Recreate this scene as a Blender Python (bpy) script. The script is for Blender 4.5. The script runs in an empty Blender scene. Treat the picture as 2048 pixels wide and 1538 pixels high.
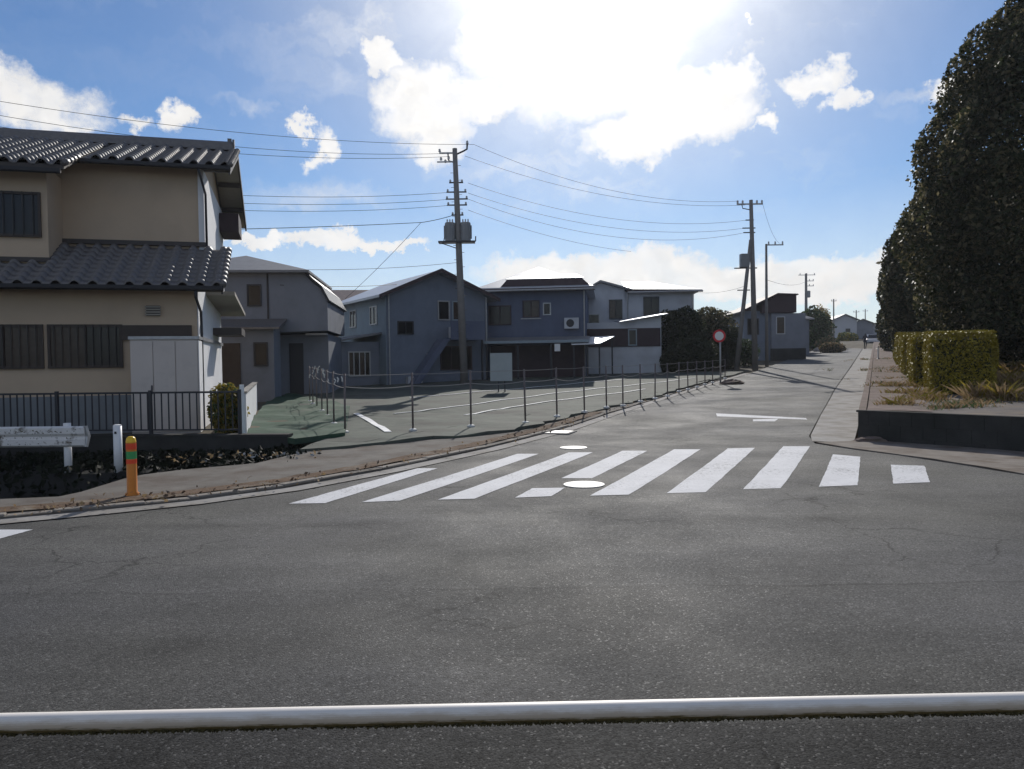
import bpy, math, random
import numpy as np
from mathutils import Vector, Matrix
from mathutils.geometry import delaunay_2d_cdt
random.seed(7); rng = np.random.default_rng(11)
R = math.radians
scene = bpy.context.scene
C = scene.collection

# ------------------------------------------------------------------ camera, world, sun, exposure
EYE = 1.65; FPX = 1550.0
PITCH = math.atan(44/FPX); ROLL = R(0.8)
fw = Vector((0, math.cos(PITCH), -math.sin(PITCH)))
rt0 = Vector((1, 0, 0)); up0 = rt0.cross(fw)
rt = rt0*math.cos(ROLL) - up0*math.sin(ROLL)
up = up0*math.cos(ROLL) + rt0*math.sin(ROLL)
cam_d = bpy.data.cameras.new('camera'); cam = bpy.data.objects.new('camera', cam_d); C.objects.link(cam)
M3 = Matrix((rt, up, -fw)).transposed()
cam.matrix_world = Matrix.Translation((0, 0, EYE)) @ M3.to_4x4()
cam_d.sensor_width = 36; cam_d.lens = 36*FPX/2048; cam_d.clip_start = 0.05; cam_d.clip_end = 9000
scene.camera = cam
def ray(px, py):
    return fw + rt*((px-1024)/FPX) + up*((769-py)/FPX)

SUN_AZ = R(6.5); SUN_EL = R(30)
SUN_DIR = Vector((math.sin(SUN_AZ)*math.cos(SUN_EL), math.cos(SUN_AZ)*math.cos(SUN_EL), math.sin(SUN_EL)))
EXPOSURE = -0.25
SKY_STRENGTH = 0.09
world = bpy.data.worlds.new('World'); scene.world = world; world.use_nodes = True
def build_world():
    nt = world.node_tree; nt.nodes.clear(); N = nt.nodes.new; L = nt.links.new
    out = N('ShaderNodeOutputWorld'); bg = N('ShaderNodeBackground'); L(bg.outputs[0], out.inputs[0])
    sky = N('ShaderNodeTexSky'); sky.sky_type = 'NISHITA'; sky.sun_disc = False
    sky.sun_elevation = SUN_EL; sky.sun_rotation = SUN_AZ
    sky.air_density = 1.0; sky.dust_density = 0.2; sky.ozone_density = 1.5
    bg.inputs[1].default_value = SKY_STRENGTH
    tc = N('ShaderNodeTexCoord')
    def vm(op, a, b=None, c=None):
        n = N('ShaderNodeVectorMath'); n.operation = op
        for i, v in enumerate((a, b, c)):
            if v is None: continue
            if hasattr(v, 'node'): L(v, n.inputs[i])
            else: n.inputs[i].default_value = v
        return n
    def mt(op, a, b=None, c=None, clamp=False):
        n = N('ShaderNodeMath'); n.operation = op; n.use_clamp = clamp
        for i, v in enumerate((a, b, c)):
            if v is None: continue
            if hasattr(v, 'node'): L(v, n.inputs[i])
            else: n.inputs[i].default_value = v
        return n.outputs[0]
    d = vm('NORMALIZE', tc.outputs['Generated']).outputs[0]
    sx = N('ShaderNodeSeparateXYZ'); L(d, sx.inputs[0])
    az = mt('ARCTAN2', sx.outputs[0], sx.outputs[1]); el = mt('ARCSINE', sx.outputs[2])
    cb = N('ShaderNodeCombineXYZ'); L(az, cb.inputs[0]); L(el, cb.inputs[1])
    p = cb.outputs[0]
    def noise(scale, detail, rough, vec, col=False):
        n = N('ShaderNodeTexNoise'); n.inputs['Scale'].default_value = scale; n.inputs['Detail'].default_value = detail
        n.inputs['Roughness'].default_value = rough; L(vec, n.inputs['Vector'])
        return n.outputs['Color' if col else 'Fac']
    w1 = noise(16, 5, 0.6, p, True); w2 = noise(60, 5, 0.65, p, True)
    o1 = vm('MULTIPLY_ADD', w1, (0.10, 0.07, 0), (-0.05, -0.035, 0)).outputs[0]
    o2 = vm('MULTIPLY_ADD', w2, (0.034, 0.028, 0), (-0.017, -0.014, 0)).outputs[0]
    q = vm('ADD', vm('ADD', p, o1).outputs[0], o2).outputs[0]
    def angles(px, py):
        v = ray(px, py).normalized(); return math.atan2(v.x, v.y), math.asin(v.z)
    def cloudset(blobs):
        acc = None
        for (px, py, w, h, g) in blobs:
            a, e = angles(px, py)
            s = vm('SUBTRACT', q, (a, e, 0)).outputs[0]
            s = vm('MULTIPLY', s, (FPX/w, FPX/h, 0)).outputs[0]
            ln = vm('LENGTH', s).outputs['Value']
            f = mt('MULTIPLY_ADD', ln, -g, g)
            acc = f if acc is None else mt('MAXIMUM', acc, f)
        return acc
    # puffy clouds (pixel-sized angular extents), each a direction in the sky
    puffs = cloudset([
        (80, 208, 118, 62, 1.0), (10, 165, 80, 52, 1.0), (150, 245, 45, 20, .8), (270, 248, 50, 16, .7), (365, 238, 36, 32, .9),
        (600, 250, 28, 26, .9), (640, 292, 32, 40, .9), (770, 120, 60, 40, 1.0), (850, 210, 140, 110, 1.0), (870, 285, 70, 50, .8),
        (1160, 110, 290, 170, 1.0), (960, 200, 130, 70, .9), (1020, 90, 170, 110, .9), (1380, 210, 170, 95, 1.1), (1280, 270, 160, 60, 1.0), (1480, 160, 80, 60, .9), (1530, 245, 40, 26, .8),
        (1640, 160, 75, 40, 1.0), (1690, 195, 48, 32, .9), (1900, 165, 55, 26, .9), (1495, 46, 18, 10, .8),
        (500, 470, 110, 18, 1.0), (640, 474, 130, 22, 1.0), (780, 484, 110, 16, 1.0), (1200, 545, 320, 58, 1.2), (1560, 560, 330, 62, 1.2),
        (-420, 120, 160, 70, 1.0), (-300, 480, 200, 30, 1.0), (2350, 240, 170, 70, 1.0), (2500, 560, 300, 60, 1.0), (1000, -330, 260, 90, 1.0), (-900, -100, 300, 120, 1.0)])
    thin = cloudset([(760, 90, 330, 190, 1.0), (1120, 330, 480, 150, 1.0), (1330, 130, 470, 290, 1.0), (640, 390, 240, 45, .9), (1840, 172, 150, 26, .8), (500, 215, 90, 22, .7), (560, 395, 160, 40, .6), (1500, 430, 300, 60, .5)])
    mth = N('ShaderNodeMapRange'); L(thin, mth.inputs[0]); mth.inputs[1].default_value = 0; mth.inputs[2].default_value = .9; mth.inputs[4].default_value = .85
    mr = N('ShaderNodeMapRange'); mr.interpolation_type = 'SMOOTHSTEP'; L(puffs, mr.inputs[0])
    mr.inputs[1].default_value = -0.02; mr.inputs[2].default_value = 0.55
    # unseen cloud, cover tuned for neutral fill light, only away from the viewed half
    gen = noise(2.3, 8, 0.6, d)
    mg = N('ShaderNodeMapRange'); L(gen, mg.inputs[0]); mg.inputs[1].default_value = 0.49; mg.inputs[2].default_value = 0.68
    back = mt('MULTIPLY', mg.outputs[0], mt('MULTIPLY_ADD', sx.outputs[1], -2.5, 0.5, True), clamp=True)
    # thin cirrus veil, brightest near the sun
    ds = vm('DOT_PRODUCT', d, tuple(SUN_DIR)).outputs['Value']
    dsc = mt('MAXIMUM', ds, 0.0)
    glow = mt('POWER', dsc, 26.0); glow2 = mt('POWER', dsc, 140.0)
    cir = noise(9, 6, 0.6, vm('MULTIPLY', q, (1, 2.2, 1)).outputs[0])
    mc = N('ShaderNodeMapRange'); L(cir, mc.inputs[0]); mc.inputs[1].default_value = 0.35; mc.inputs[2].default_value = 0.8
    veil = mt('MULTIPLY', mc.outputs[0], mt('MULTIPLY_ADD', glow, 1.5, 0.08), clamp=True)
    wisp = mt('MULTIPLY', mth.outputs[0], mt('MULTIPLY_ADD', mc.outputs[0], .75, .25))
    puff = mt('MULTIPLY', mr.outputs[0], mt('MULTIPLY_ADD', noise(22, 6, .65, q), .55, .68), clamp=True)
    cover = mt('MAXIMUM', mt('MAXIMUM', mt('MAXIMUM', puff, wisp), mt('MAXIMUM', veil, mt('MULTIPLY', mt('POWER', dsc, 26.0), .95))), back)
    low = N('ShaderNodeMapRange'); L(el, low.inputs[0]); low.inputs[1].default_value = 0.24; low.inputs[2].default_value = -0.02
    low.inputs[3].default_value = 0.0; low.inputs[4].default_value = 0.70
    cover = mt('MAXIMUM', cover, low.outputs[0])
    # sky graded a little deeper, then cloud on top
    cg = N('ShaderNodeMix'); cg.data_type = 'RGBA'
    skyc = vm('MULTIPLY', sky.outputs[0], SKY_TINT).outputs[0]
    # cloud radiance: body brightness plus forward scattering towards the sun
    cbri = mt('ADD', mt('MULTIPLY_ADD', glow, 5.0, CLOUD_BASE), mt('MULTIPLY', glow2, 30.0))
    shade = mt('MULTIPLY_ADD', noise(28, 4, 0.6, q), 0.4, 0.88)
    cl = vm('SCALE', (1.0, 0.985, 0.965)); L(mt('MULTIPLY', cbri, shade), cl.inputs['Scale'])
    L(cover, cg.inputs[0]); L(skyc, cg.inputs['A']); L(cl.outputs[0], cg.inputs['B'])
    fin = cg.outputs['Result']
    L(fin, bg.inputs[0])
SKY_TINT = (0.65, 0.88, 1.17)
CLOUD_BASE = 11.0
build_world()
sd = bpy.data.lights.new('sun', 'SUN'); sun = bpy.data.objects.new('sun', sd); C.objects.link(sun)
sd.energy = 4.5; sd.angle = R(0.5); sd.color = (1.0, 0.955, 0.89)
sun.rotation_euler = SUN_DIR.to_track_quat('Z', 'Y').to_euler()
scene.view_settings.view_transform = 'Standard'; scene.view_settings.look = 'None'
scene.view_settings.exposure = EXPOSURE; scene.view_settings.gamma = 1.0; scene.view_settings.use_curve_mapping = False
scene.render.engine = 'CYCLES'; scene.cycles.max_bounces = 5; scene.cycles.diffuse_bounces = 3; scene.cycles.glossy_bounces = 2
scene.cycles.transparent_max_bounces = 6; scene.cycles.use_denoising = True
scene.cycles.sample_clamp_indirect = 6

# ------------------------------------------------------------------ terrain and pixel helpers
DX, DY = 0.426, 0.905                       # side road direction
def H(x, y):
    s = DX*x + DY*y
    s = min(s, 186.0)
    if s < 9: return 0.0
    if s < 30: return 0.035*(s-9)**2/42.0
    return 0.3675 + 0.035*(s-30)
def W(px, py, Y):
    d = ray(px, py); t = Y/d.y
    return Vector((0, 0, EYE)) + d*t
def G(px, py, dz=0.0, zf=H):
    d = ray(px, py); Y = 10.0
    lo, hi = 1.0, 400.0
    for _ in range(60):
        m = (lo+hi)/2; p = Vector((0, 0, EYE)) + d*(m/d.y)
        if p.z > zf(p.x, p.y)+dz: lo = m
        else: hi = m
    return Vector((0, 0, EYE)) + d*(lo/d.y)
def G2(px, py, dz=0.0, zf=H):
    p = G(px, py, dz, zf); return (p.x, p.y)

# ------------------------------------------------------------------ materials
MATS = {}
def mat(name, col, rough=0.7, metal=0.0, spec=0.4, noise=None, bump=None, transl=0.0, coord='Object', stain=None):
    """noise=(scale, amount) value variation; bump=(scale, strength); stain=(colour, scale, lo, hi) patches of dirt"""
    if name in MATS: return MATS[name]
    m = bpy.data.materials.new(name); m.use_nodes = True; MATS[name] = m
    nt = m.node_tree; N = nt.nodes.new; L = nt.links.new
    b = nt.nodes['Principled BSDF']
    b.inputs['Base Color'].default_value = (*col, 1); b.inputs['Roughness'].default_value = rough
    b.inputs['Metallic'].default_value = metal; b.inputs['Specular IOR Level'].default_value = spec
    tc = N('ShaderNodeTexCoord'); src = None
    if noise:
        n = N('ShaderNodeTexNoise'); n.inputs['Scale'].default_value = noise[0]; n.inputs['Detail'].default_value = 6; n.inputs['Roughness'].default_value = 0.65
        L(tc.outputs[coord], n.inputs['Vector'])
        mr = N('ShaderNodeMapRange'); L(n.outputs['Fac'], mr.inputs[0]); mr.inputs[1].default_value = .25; mr.inputs[2].default_value = .75
        mr.inputs[3].default_value = 1-noise[1]; mr.inputs[4].default_value = 1+noise[1]
        vm = N('ShaderNodeVectorMath'); vm.operation = 'SCALE'; vm.inputs[0].default_value = col; L(mr.outputs[0], vm.inputs['Scale'])
        src = vm.outputs[0]
    if stain:
        n2 = N('ShaderNodeTexNoise'); n2.inputs['Scale'].default_value = stain[1]; n2.inputs['Detail'].default_value = 7; n2.inputs['Roughness'].default_value = 0.6
        L(tc.outputs[coord], n2.inputs['Vector'])
        m2 = N('ShaderNodeMapRange'); L(n2.outputs['Fac'], m2.inputs[0]); m2.inputs[1].default_value = stain[2]; m2.inputs[2].default_value = stain[3]
        mx = N('ShaderNodeMix'); mx.data_type = 'RGBA'; L(m2.outputs[0], mx.inputs[0])
        if src: L(src, mx.inputs['A'])
        else: mx.inputs['A'].default_value = (*col, 1)
        mx.inputs['B'].default_value = (*stain[0], 1); src = mx.outputs['Result']
    if src: L(src, b.inputs['Base Color'])
    if bump:
        n3 = N('ShaderNodeTexNoise'); n3.inputs['Scale'].default_value = bump[0]; n3.inputs['Detail'].default_value = 4
        L(tc.outputs[coord], n3.inputs['Vector'])
        bp = N('ShaderNodeBump'); bp.inputs['Strength'].default_value = bump[1]; bp.inputs['Distance'].default_value = 0.02
        L(n3.outputs['Fac'], bp.inputs['Height']); L(bp.outputs[0], b.inputs['Normal'])
    if transl:
        tr = N('ShaderNodeBsdfTranslucent'); ms = N('ShaderNodeMixShader'); ms.inputs[0].default_value = transl
        if src: L(src, tr.inputs[0])
        else: tr.inputs[0].default_value = (*col, 1)
        L(b.outputs[0], ms.inputs[1]); L(tr.outputs[0], ms.inputs[2]); L(ms.outputs[0], nt.nodes['Material Output'].inputs[0])
    return m

def asphalt_material():
    m = bpy.data.materials.new('asphalt'); m.use_nodes = True; nt = m.node_tree; N = nt.nodes.new; L = nt.links.new
    b = nt.nodes['Principled BSDF']; tc = N('ShaderNodeTexCoord'); P = tc.outputs['Object']
    def noise(sc, det=5, ro=.6, vec=P):
        n = N('ShaderNodeTexNoise'); n.inputs['Scale'].default_value = sc; n.inputs['Detail'].default_value = det; n.inputs['Roughness'].default_value = ro
        L(vec, n.inputs['Vector']); return n.outputs['Fac']
    def mr(v, a, c, d, e):
        n = N('ShaderNodeMapRange'); L(v, n.inputs[0])
        for i, x in zip((1, 2, 3, 4), (a, c, d, e)): n.inputs[i].default_value = x
        return n.outputs[0]
    def mt(op, a, c=None, d=None, clamp=False):
        n = N('ShaderNodeMath'); n.operation = op; n.use_clamp = clamp
        for i, v in enumerate((a, c, d)):
            if v is None: continue
            if hasattr(v, 'node'): L(v, n.inputs[i])
            else: n.inputs[i].default_value = v
        return n.outputs[0]
    vo = N('ShaderNodeTexVoronoi'); vo.inputs['Scale'].default_value = 95; L(P, vo.inputs['Vector'])
    sepc = N('ShaderNodeSeparateColor'); L(vo.outputs['Color'], sepc.inputs[0])
    grain = mr(sepc.outputs[0], 0, 1, .5, 1.5)
    light = mr(sepc.outputs[1], .93, .97, 0, 1)           # a few pale stones
    patch = mr(noise(.45, 5, .62), .3, .7, .74, 1.24)
    mp = N('ShaderNodeMapping'); mp.inputs['Scale'].default_value = (.16, 1.9, 1); L(P, mp.inputs[0])
    streak = mr(noise(1.0, 5, .65, mp.outputs[0]), .3, .7, .84, 1.14)
    fine = mr(noise(14, 4, .7), .3, .7, .86, 1.14)
    sx = N('ShaderNodeSeparateXYZ'); L(P, sx.inputs[0])
    # paving joint running along the main road, older darker lane on the near side of it
    jit = mr(noise(1.3, 4, .6), 0, 1, -.12, .12)
    g0 = G(0, 1190); g1 = G(1400, 1172)
    slope = (g1.y-g0.y)/(g1.x-g0.x); yy = mt('ADD', mt('MULTIPLY_ADD', sx.outputs[0], -slope, sx.outputs[1]), jit)
    base_y = g0.y-slope*g0.x
    dist = mt('ABSOLUTE', mt('SUBTRACT', yy, base_y))
    seam = mt('MULTIPLY', mr(dist, .0, .03, .55, 0), mr(noise(.8, 3, .5), .4, .55, .2, 1))
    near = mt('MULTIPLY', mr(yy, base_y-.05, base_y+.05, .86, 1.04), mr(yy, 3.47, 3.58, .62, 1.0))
    y2 = mt('ABSOLUTE', mt('SUBTRACT', yy, base_y+2.35))
    track = mt('MULTIPLY', mr(y2, 0, .28, .40, 0), mr(noise(.5, 4, .6), .42, .6, 0, 1))
    y3 = mt('ABSOLUTE', mt('SUBTRACT', yy, base_y+.35))
    track2 = mt('MULTIPLY', mr(y3, 0, .5, .2, 0), mr(noise(.6, 4, .6), .42, .6, 0, 1))
    vc = N('ShaderNodeTexVoronoi'); vc.feature = 'DISTANCE_TO_EDGE'; vc.inputs['Scale'].default_value = .55
    wv = N('ShaderNodeVectorMath'); wv.operation = 'MULTIPLY_ADD'
    nn = N('ShaderNodeTexNoise'); nn.inputs['Scale'].default_value = 2.2; nn.inputs['Detail'].default_value = 5; L(P, nn.inputs['Vector'])
    L(nn.outputs['Color'], wv.inputs[0]); wv.inputs[1].default_value = (.8, .8, 0); L(P, wv.inputs[2]); L(wv.outputs[0], vc.inputs['Vector'])
    crack = mt('MULTIPLY', mr(vc.outputs['Distance'], .0, .011, .75, 0), mr(noise(.35, 2, .5), .50, .58, 0, 1))
    blot = mr(noise(.8, 4, .55), .58, .74, 0, .42)
    dark = mt('SUBTRACT', 1.0, mt('ADD', mt('ADD', seam, track), mt('ADD', mt('ADD', crack, blot), track2)), clamp=True)
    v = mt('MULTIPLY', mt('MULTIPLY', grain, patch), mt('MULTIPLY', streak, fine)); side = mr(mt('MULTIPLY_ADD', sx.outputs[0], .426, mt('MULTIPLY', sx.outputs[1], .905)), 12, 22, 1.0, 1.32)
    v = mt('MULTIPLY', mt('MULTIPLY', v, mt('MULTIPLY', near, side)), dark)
    v = mt('ADD', v, mt('MULTIPLY', light, .8))
    tint = N('ShaderNodeMix'); tint.data_type = 'RGBA'; L(mr(noise(.28, 3, .5), .35, .65, 0, 1), tint.inputs[0])
    tint.inputs['A'].default_value = (.068, .067, .067, 1); tint.inputs['B'].default_value = (.069, .067, .060, 1)
    sc = N('ShaderNodeVectorMath'); sc.operation = 'SCALE'; L(tint.outputs['Result'], sc.inputs[0]); L(v, sc.inputs['Scale'])
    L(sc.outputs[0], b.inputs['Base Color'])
    L(mt('SUBTRACT', mr(noise(.7, 4, .6),   .3, .7, .74, .9), mt('MULTIPLY', light, .15)), b.inputs['Roughness']); L(mr(yy, 3.47, 3.58, .08, .22), b.inputs['Specular IOR Level'])
    bp = N('ShaderNodeBump'); bp.inputs['Strength'].default_value = .45; bp.inputs['Distance'].default_value = .006
    L(mt('SUBTRACT', sepc.outputs[2], mt('MULTIPLY', vo.outputs['Distance'], 1.0)), bp.inputs['Height']); L(bp.outputs[0], b.inputs['Normal'])
    return m
MATS['asphalt'] = asphalt_material()

def paint_material():
    m = mat('road_paint', (.60, .60, .61), .75, spec=.2, noise=(2.0, .12), bump=(160, .35))
    nt = m.node_tree; N = nt.nodes.new; L = nt.links.new; b = nt.nodes['Principled BSDF']
    tc = N('ShaderNodeTexCoord'); n = N('ShaderNodeTexNoise'); n.inputs['Scale'].default_value = 22; n.inputs['Detail'].default_value = 8; n.inputs['Roughness'].default_value = .75
    L(tc.outputs['Object'], n.inputs['Vector'])
    n2 = N('ShaderNodeTexNoise'); n2.inputs['Scale'].default_value = 1.1; L(tc.outputs['Object'], n2.inputs['Vector'])
    ad = N('ShaderNodeMath'); ad.operation = 'MULTIPLY_ADD'; L(n2.outputs['Fac'], ad.inputs[0]); ad.inputs[1].default_value = .35; L(n.outputs['Fac'], ad.inputs[2])
    mr = N('ShaderNodeMapRange'); L(ad.outputs[0], mr.inputs[0]); mr.inputs[1].default_value = .715; mr.inputs[2].default_value = .90
    mx = N('ShaderNodeMix'); mx.data_type = 'RGBA'; L(mr.outputs[0], mx.inputs[0])
    old = b.inputs['Base Color'].links[0].from_socket; L(old, mx.inputs['A']); mx.inputs['B'].default_value = (.12, .12, .12, 1)
    L(mx.outputs['Result'], b.inputs['Base Color'])
    return m
paint_material()

mat('ground_soil', (.10, .085, .06), .95, spec=.12, noise=(.8, .35), bump=(14, .8))
mat('concrete', (.30, .285, .265), .85, spec=.12, noise=(3, .18), bump=(60, .3), stain=((.16, .14, .115), 1.6, .45, .75))
mat('pave', (.155, .142, .125), .9, spec=.12, noise=(2.5, .25), bump=(40, .4), stain=((.11, .09, .075), 1.3, .45, .65))
mat('pave_r', (.21, .185, .16), .9, spec=.12, noise=(2.5, .25), bump=(40, .4), stain=((.13, .10, .075), 1.6, .45, .65))
mat('kerb', (.25, .225, .195), .85, spec=.12, noise=(4, .2), stain=((.17, .12, .09), 2.2, .5, .7), bump=(50, .3))
mat('leaf_litter', (.13, .085, .055), .95, spec=.12, noise=(5, .4), bump=(40, .9), stain=((.22, .19, .15), 3, .5, .7))
mat('weed_sheet', (.098, .110, .090), .85, spec=.12, noise=(2.2, .2), bump=(3.5, .7), stain=((.07, .067, .058), .7, .45, .7))
mat('green_net', (.042, .082, .052), .8, spec=.12, noise=(3, .22), bump=(3.5, .9), stain=((.07, .085, .062), 1.1, .5, .75))
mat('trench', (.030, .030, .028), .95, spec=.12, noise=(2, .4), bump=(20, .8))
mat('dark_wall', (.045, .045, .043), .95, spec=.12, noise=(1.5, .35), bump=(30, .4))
mat('bed_soil', (.145, .13, .12), .95, spec=.12, noise=(2.5, .3), bump=(25, .9), stain=((.21, .17, .13), .9, .45, .65))
mat('brown_bank', (.19, .145, .125), .95, spec=.12, noise=(3, .3), bump=(25, .8), stain=((.12, .10, .07), 1.5, .5, .7))
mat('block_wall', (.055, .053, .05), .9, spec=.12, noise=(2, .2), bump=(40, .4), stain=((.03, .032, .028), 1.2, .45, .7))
mat('cream_stucco', (.53, .41, .29), .9, noise=(1.2, .06), bump=(90, .25), stain=((.44, .335, .235), .5, .5, .8))
mat('white_and_sunlit_stucco', (.74, .74, .74), .85, noise=(1.2, .05), bump=(90, .2))
mat('kawara', (.115, .104, .100), .52, spec=1.0, noise=(9, .3), bump=(50, .12))
mat('kawara_brown', (.23, .16, .13), .5, noise=(6, .3))
mat('brown_frame', (.045, .030, .022), .5, noise=(6, .2))
mat('bronze_bar', (.05, .042, .036), .45, metal=.3)
mat('glass', (.014, .014, .015), .12, spec=.3)
mat('curtain_glass', (.05, .034, .026), .15, spec=.3, noise=(7, .5))
mat('soffit', (.33, .30, .25), .8, noise=(3, .1))
mat('fascia', (.06, .05, .045), .6)
mat('galv_sheet', (.72, .73, .75), .45, noise=(3, .08))
mat('galv', (.40, .40, .40), .42, metal=.55, noise=(8, .2))
mat('shed_panel', (.56, .50, .45), .55, noise=(2, .05), stain=((.47, .42, .38), 2.5, .55, .8))
mat('white_enamel', (.74, .73, .71), .4, noise=(3, .06), stain=((.34, .25, .17), 2.2, .56, .7))
def pipe_material():
    m = mat('pipe_enamel', (.84, .78, .70), .5, spec=.45, noise=(3, .05)); nt = m.node_tree; N = nt.nodes.new; L = nt.links.new; b = nt.nodes['Principled BSDF']
    g = N('ShaderNodeNewGeometry'); sx = N('ShaderNodeSeparateXYZ'); L(g.outputs['True Normal'], sx.inputs[0])
    tc = N('ShaderNodeTexCoord'); n = N('ShaderNodeTexNoise'); n.inputs['Scale'].default_value = 26; n.inputs['Detail'].default_value = 7; n.inputs['Roughness'].default_value = .7
    mp = N('ShaderNodeMapping'); mp.inputs['Scale'].default_value = (.5, 2, 2); L(tc.outputs['Object'], mp.inputs[0]); L(mp.outputs[0], n.inputs['Vector'])
    a = N('ShaderNodeMath'); a.operation = 'MULTIPLY_ADD'; L(sx.outputs[2], a.inputs[0]); a.inputs[1].default_value = -.85; L(n.outputs['Fac'], a.inputs[2])
    col = b.inputs['Base Color'].links[0].from_socket
    for lo, hi, c in ((-.10, .36, (.55, .45, .34, 1)), (.66, .84, (.15, .105, .035, 1))):
        mr = N('ShaderNodeMapRange'); L(a.outputs[0], mr.inputs[0]); mr.inputs[1].default_value = lo; mr.inputs[2].default_value = hi
        mx = N('ShaderNodeMix'); mx.data_type = 'RGBA'; L(mr.outputs[0], mx.inputs[0]); L(col, mx.inputs['A']); mx.inputs['B'].default_value = c; col = mx.outputs['Result']
    L(col, b.inputs['Base Color'])
pipe_material()
mat('white_plain', (.78, .78, .77), .45, noise=(4, .05))
mat('orange_resin', (.62, .20, .015), .4, noise=(8, .1))
mat('yellow_resin', (.85, .52, .03), .35)
mat('red_band', (.75, .07, .02), .35)
mat('green_band', (.05, .32, .10), .35)
mat('plinth_grey', (.20, .215, .225), .9, noise=(1.5, .15), bump=(40, .2))
mat('beam_enamel', (.70, .68, .65), .5, noise=(3, .08), stain=((.12, .10, .075), 3.4, .56, .66))
mat('grey_siding', (.20, .215, .25), .75, noise=(1.5, .06), stain=((.15, .16, .18), .9, .48, .8), bump=(30, .2))
mat('pale_siding', (.52, .54, .57), .75, noise=(1.5, .06), stain=((.38, .39, .41), .9, .48, .8), bump=(30, .2))
mat('far_siding', (.42, .43, .46), .75)
mat('blue_siding', (.165, .192, .24), .75, noise=(1.5, .08), stain=((.12, .145, .19), .9, .48, .8), bump=(30, .2))
mat('light_and_lit_blue_siding', (.28, .345, .385), .75, noise=(1.5, .08), stain=((.24, .27, .30), .9, .48, .8), bump=(30, .2))
mat('dark_siding', (.108, .130, .19), .75, noise=(1.5, .1), stain=((.08, .10, .16), .9, .48, .8), bump=(30, .2))
mat('maroon_dark', (.05, .032, .036), .7, noise=(2, .2))
mat('slate_roof', (.20, .20, .205), .6, noise=(3, .15), bump=(12, .3))
mat('metal_roof', (.46, .47, .49), .4, metal=.3, noise=(3, .1))
mat('dark_metal', (.035, .035, .04), .5, metal=.2)
mat('pole_concrete', (.21, .20, .19), .85, noise=(4, .15), bump=(40, .2))
mat('insulator', (.55, .55, .55), .3)
mat('transformer', (.24, .25, .26), .55, noise=(4, .1))
mat('cable', (.02, .02, .022), .6)
mat('post_steel', (.15, .125, .12), .5, metal=.4, noise=(9, .25))
mat('rope', (.28, .265, .25), .8)
mat('tape', (.68, .68, .67), .7, noise=(5, .15))
mat('board', (.34, .38, .39), .6, noise=(2, .1))
mat('moss', (.075, .06, .022), .95, noise=(30, .5), bump=(60, .8))
mat('manhole', (.40, .40, .385), .5, spec=.3, noise=(9, .3), bump=(60, .3))
mat('iron', (.30, .30, .29), .32, metal=.75, noise=(20, .15))
mat('bark', (.07, .055, .045), .95, noise=(8, .3), bump=(20, .8))
mat('leaf_dark', (.040, .047, .020), .6, spec=.2, noise=(.8, .6), transl=.30)
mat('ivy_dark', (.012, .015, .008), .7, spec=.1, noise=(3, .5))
mat('leaf_dark_warm', (.15, .13, .07), .55, spec=.25, noise=(.8, .7), transl=.45)
mat('leaf_hedge', (.27, .215, .02), .55, spec=.25, noise=(6, .35), transl=.07)
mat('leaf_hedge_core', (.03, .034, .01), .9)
mat('leaf_yellow', (.26, .20, .03), .6, noise=(5, .3), transl=.4)
mat('leaf_dry', (.30, .21, .11), .8, noise=(5, .35), transl=.3)
mat('leaf_green', (.06, .10, .03), .6, noise=(4, .4), transl=.3)
mat('debris_grey', (.3, .3, .29), .8)
mat('debris_white', (.6, .6, .58), .7)
mat('car_silver', (.42, .42, .44), .3, metal=.4)
mat('rubber', (.02, .02, .02), .8)
mat('lamp_white', (.8, .8, .78), .2)
mat('sign_red', (.62, .03, .04), .45)
mat('sign_white', (.78, .76, .76), .45)
mat('cloth_dark', (.03, .03, .04), .9)
mat('skin', (.5, .33, .25), .6)
mat('stone', (.34, .31, .29), .9, noise=(3, .25), bump=(14, .8))

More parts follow.
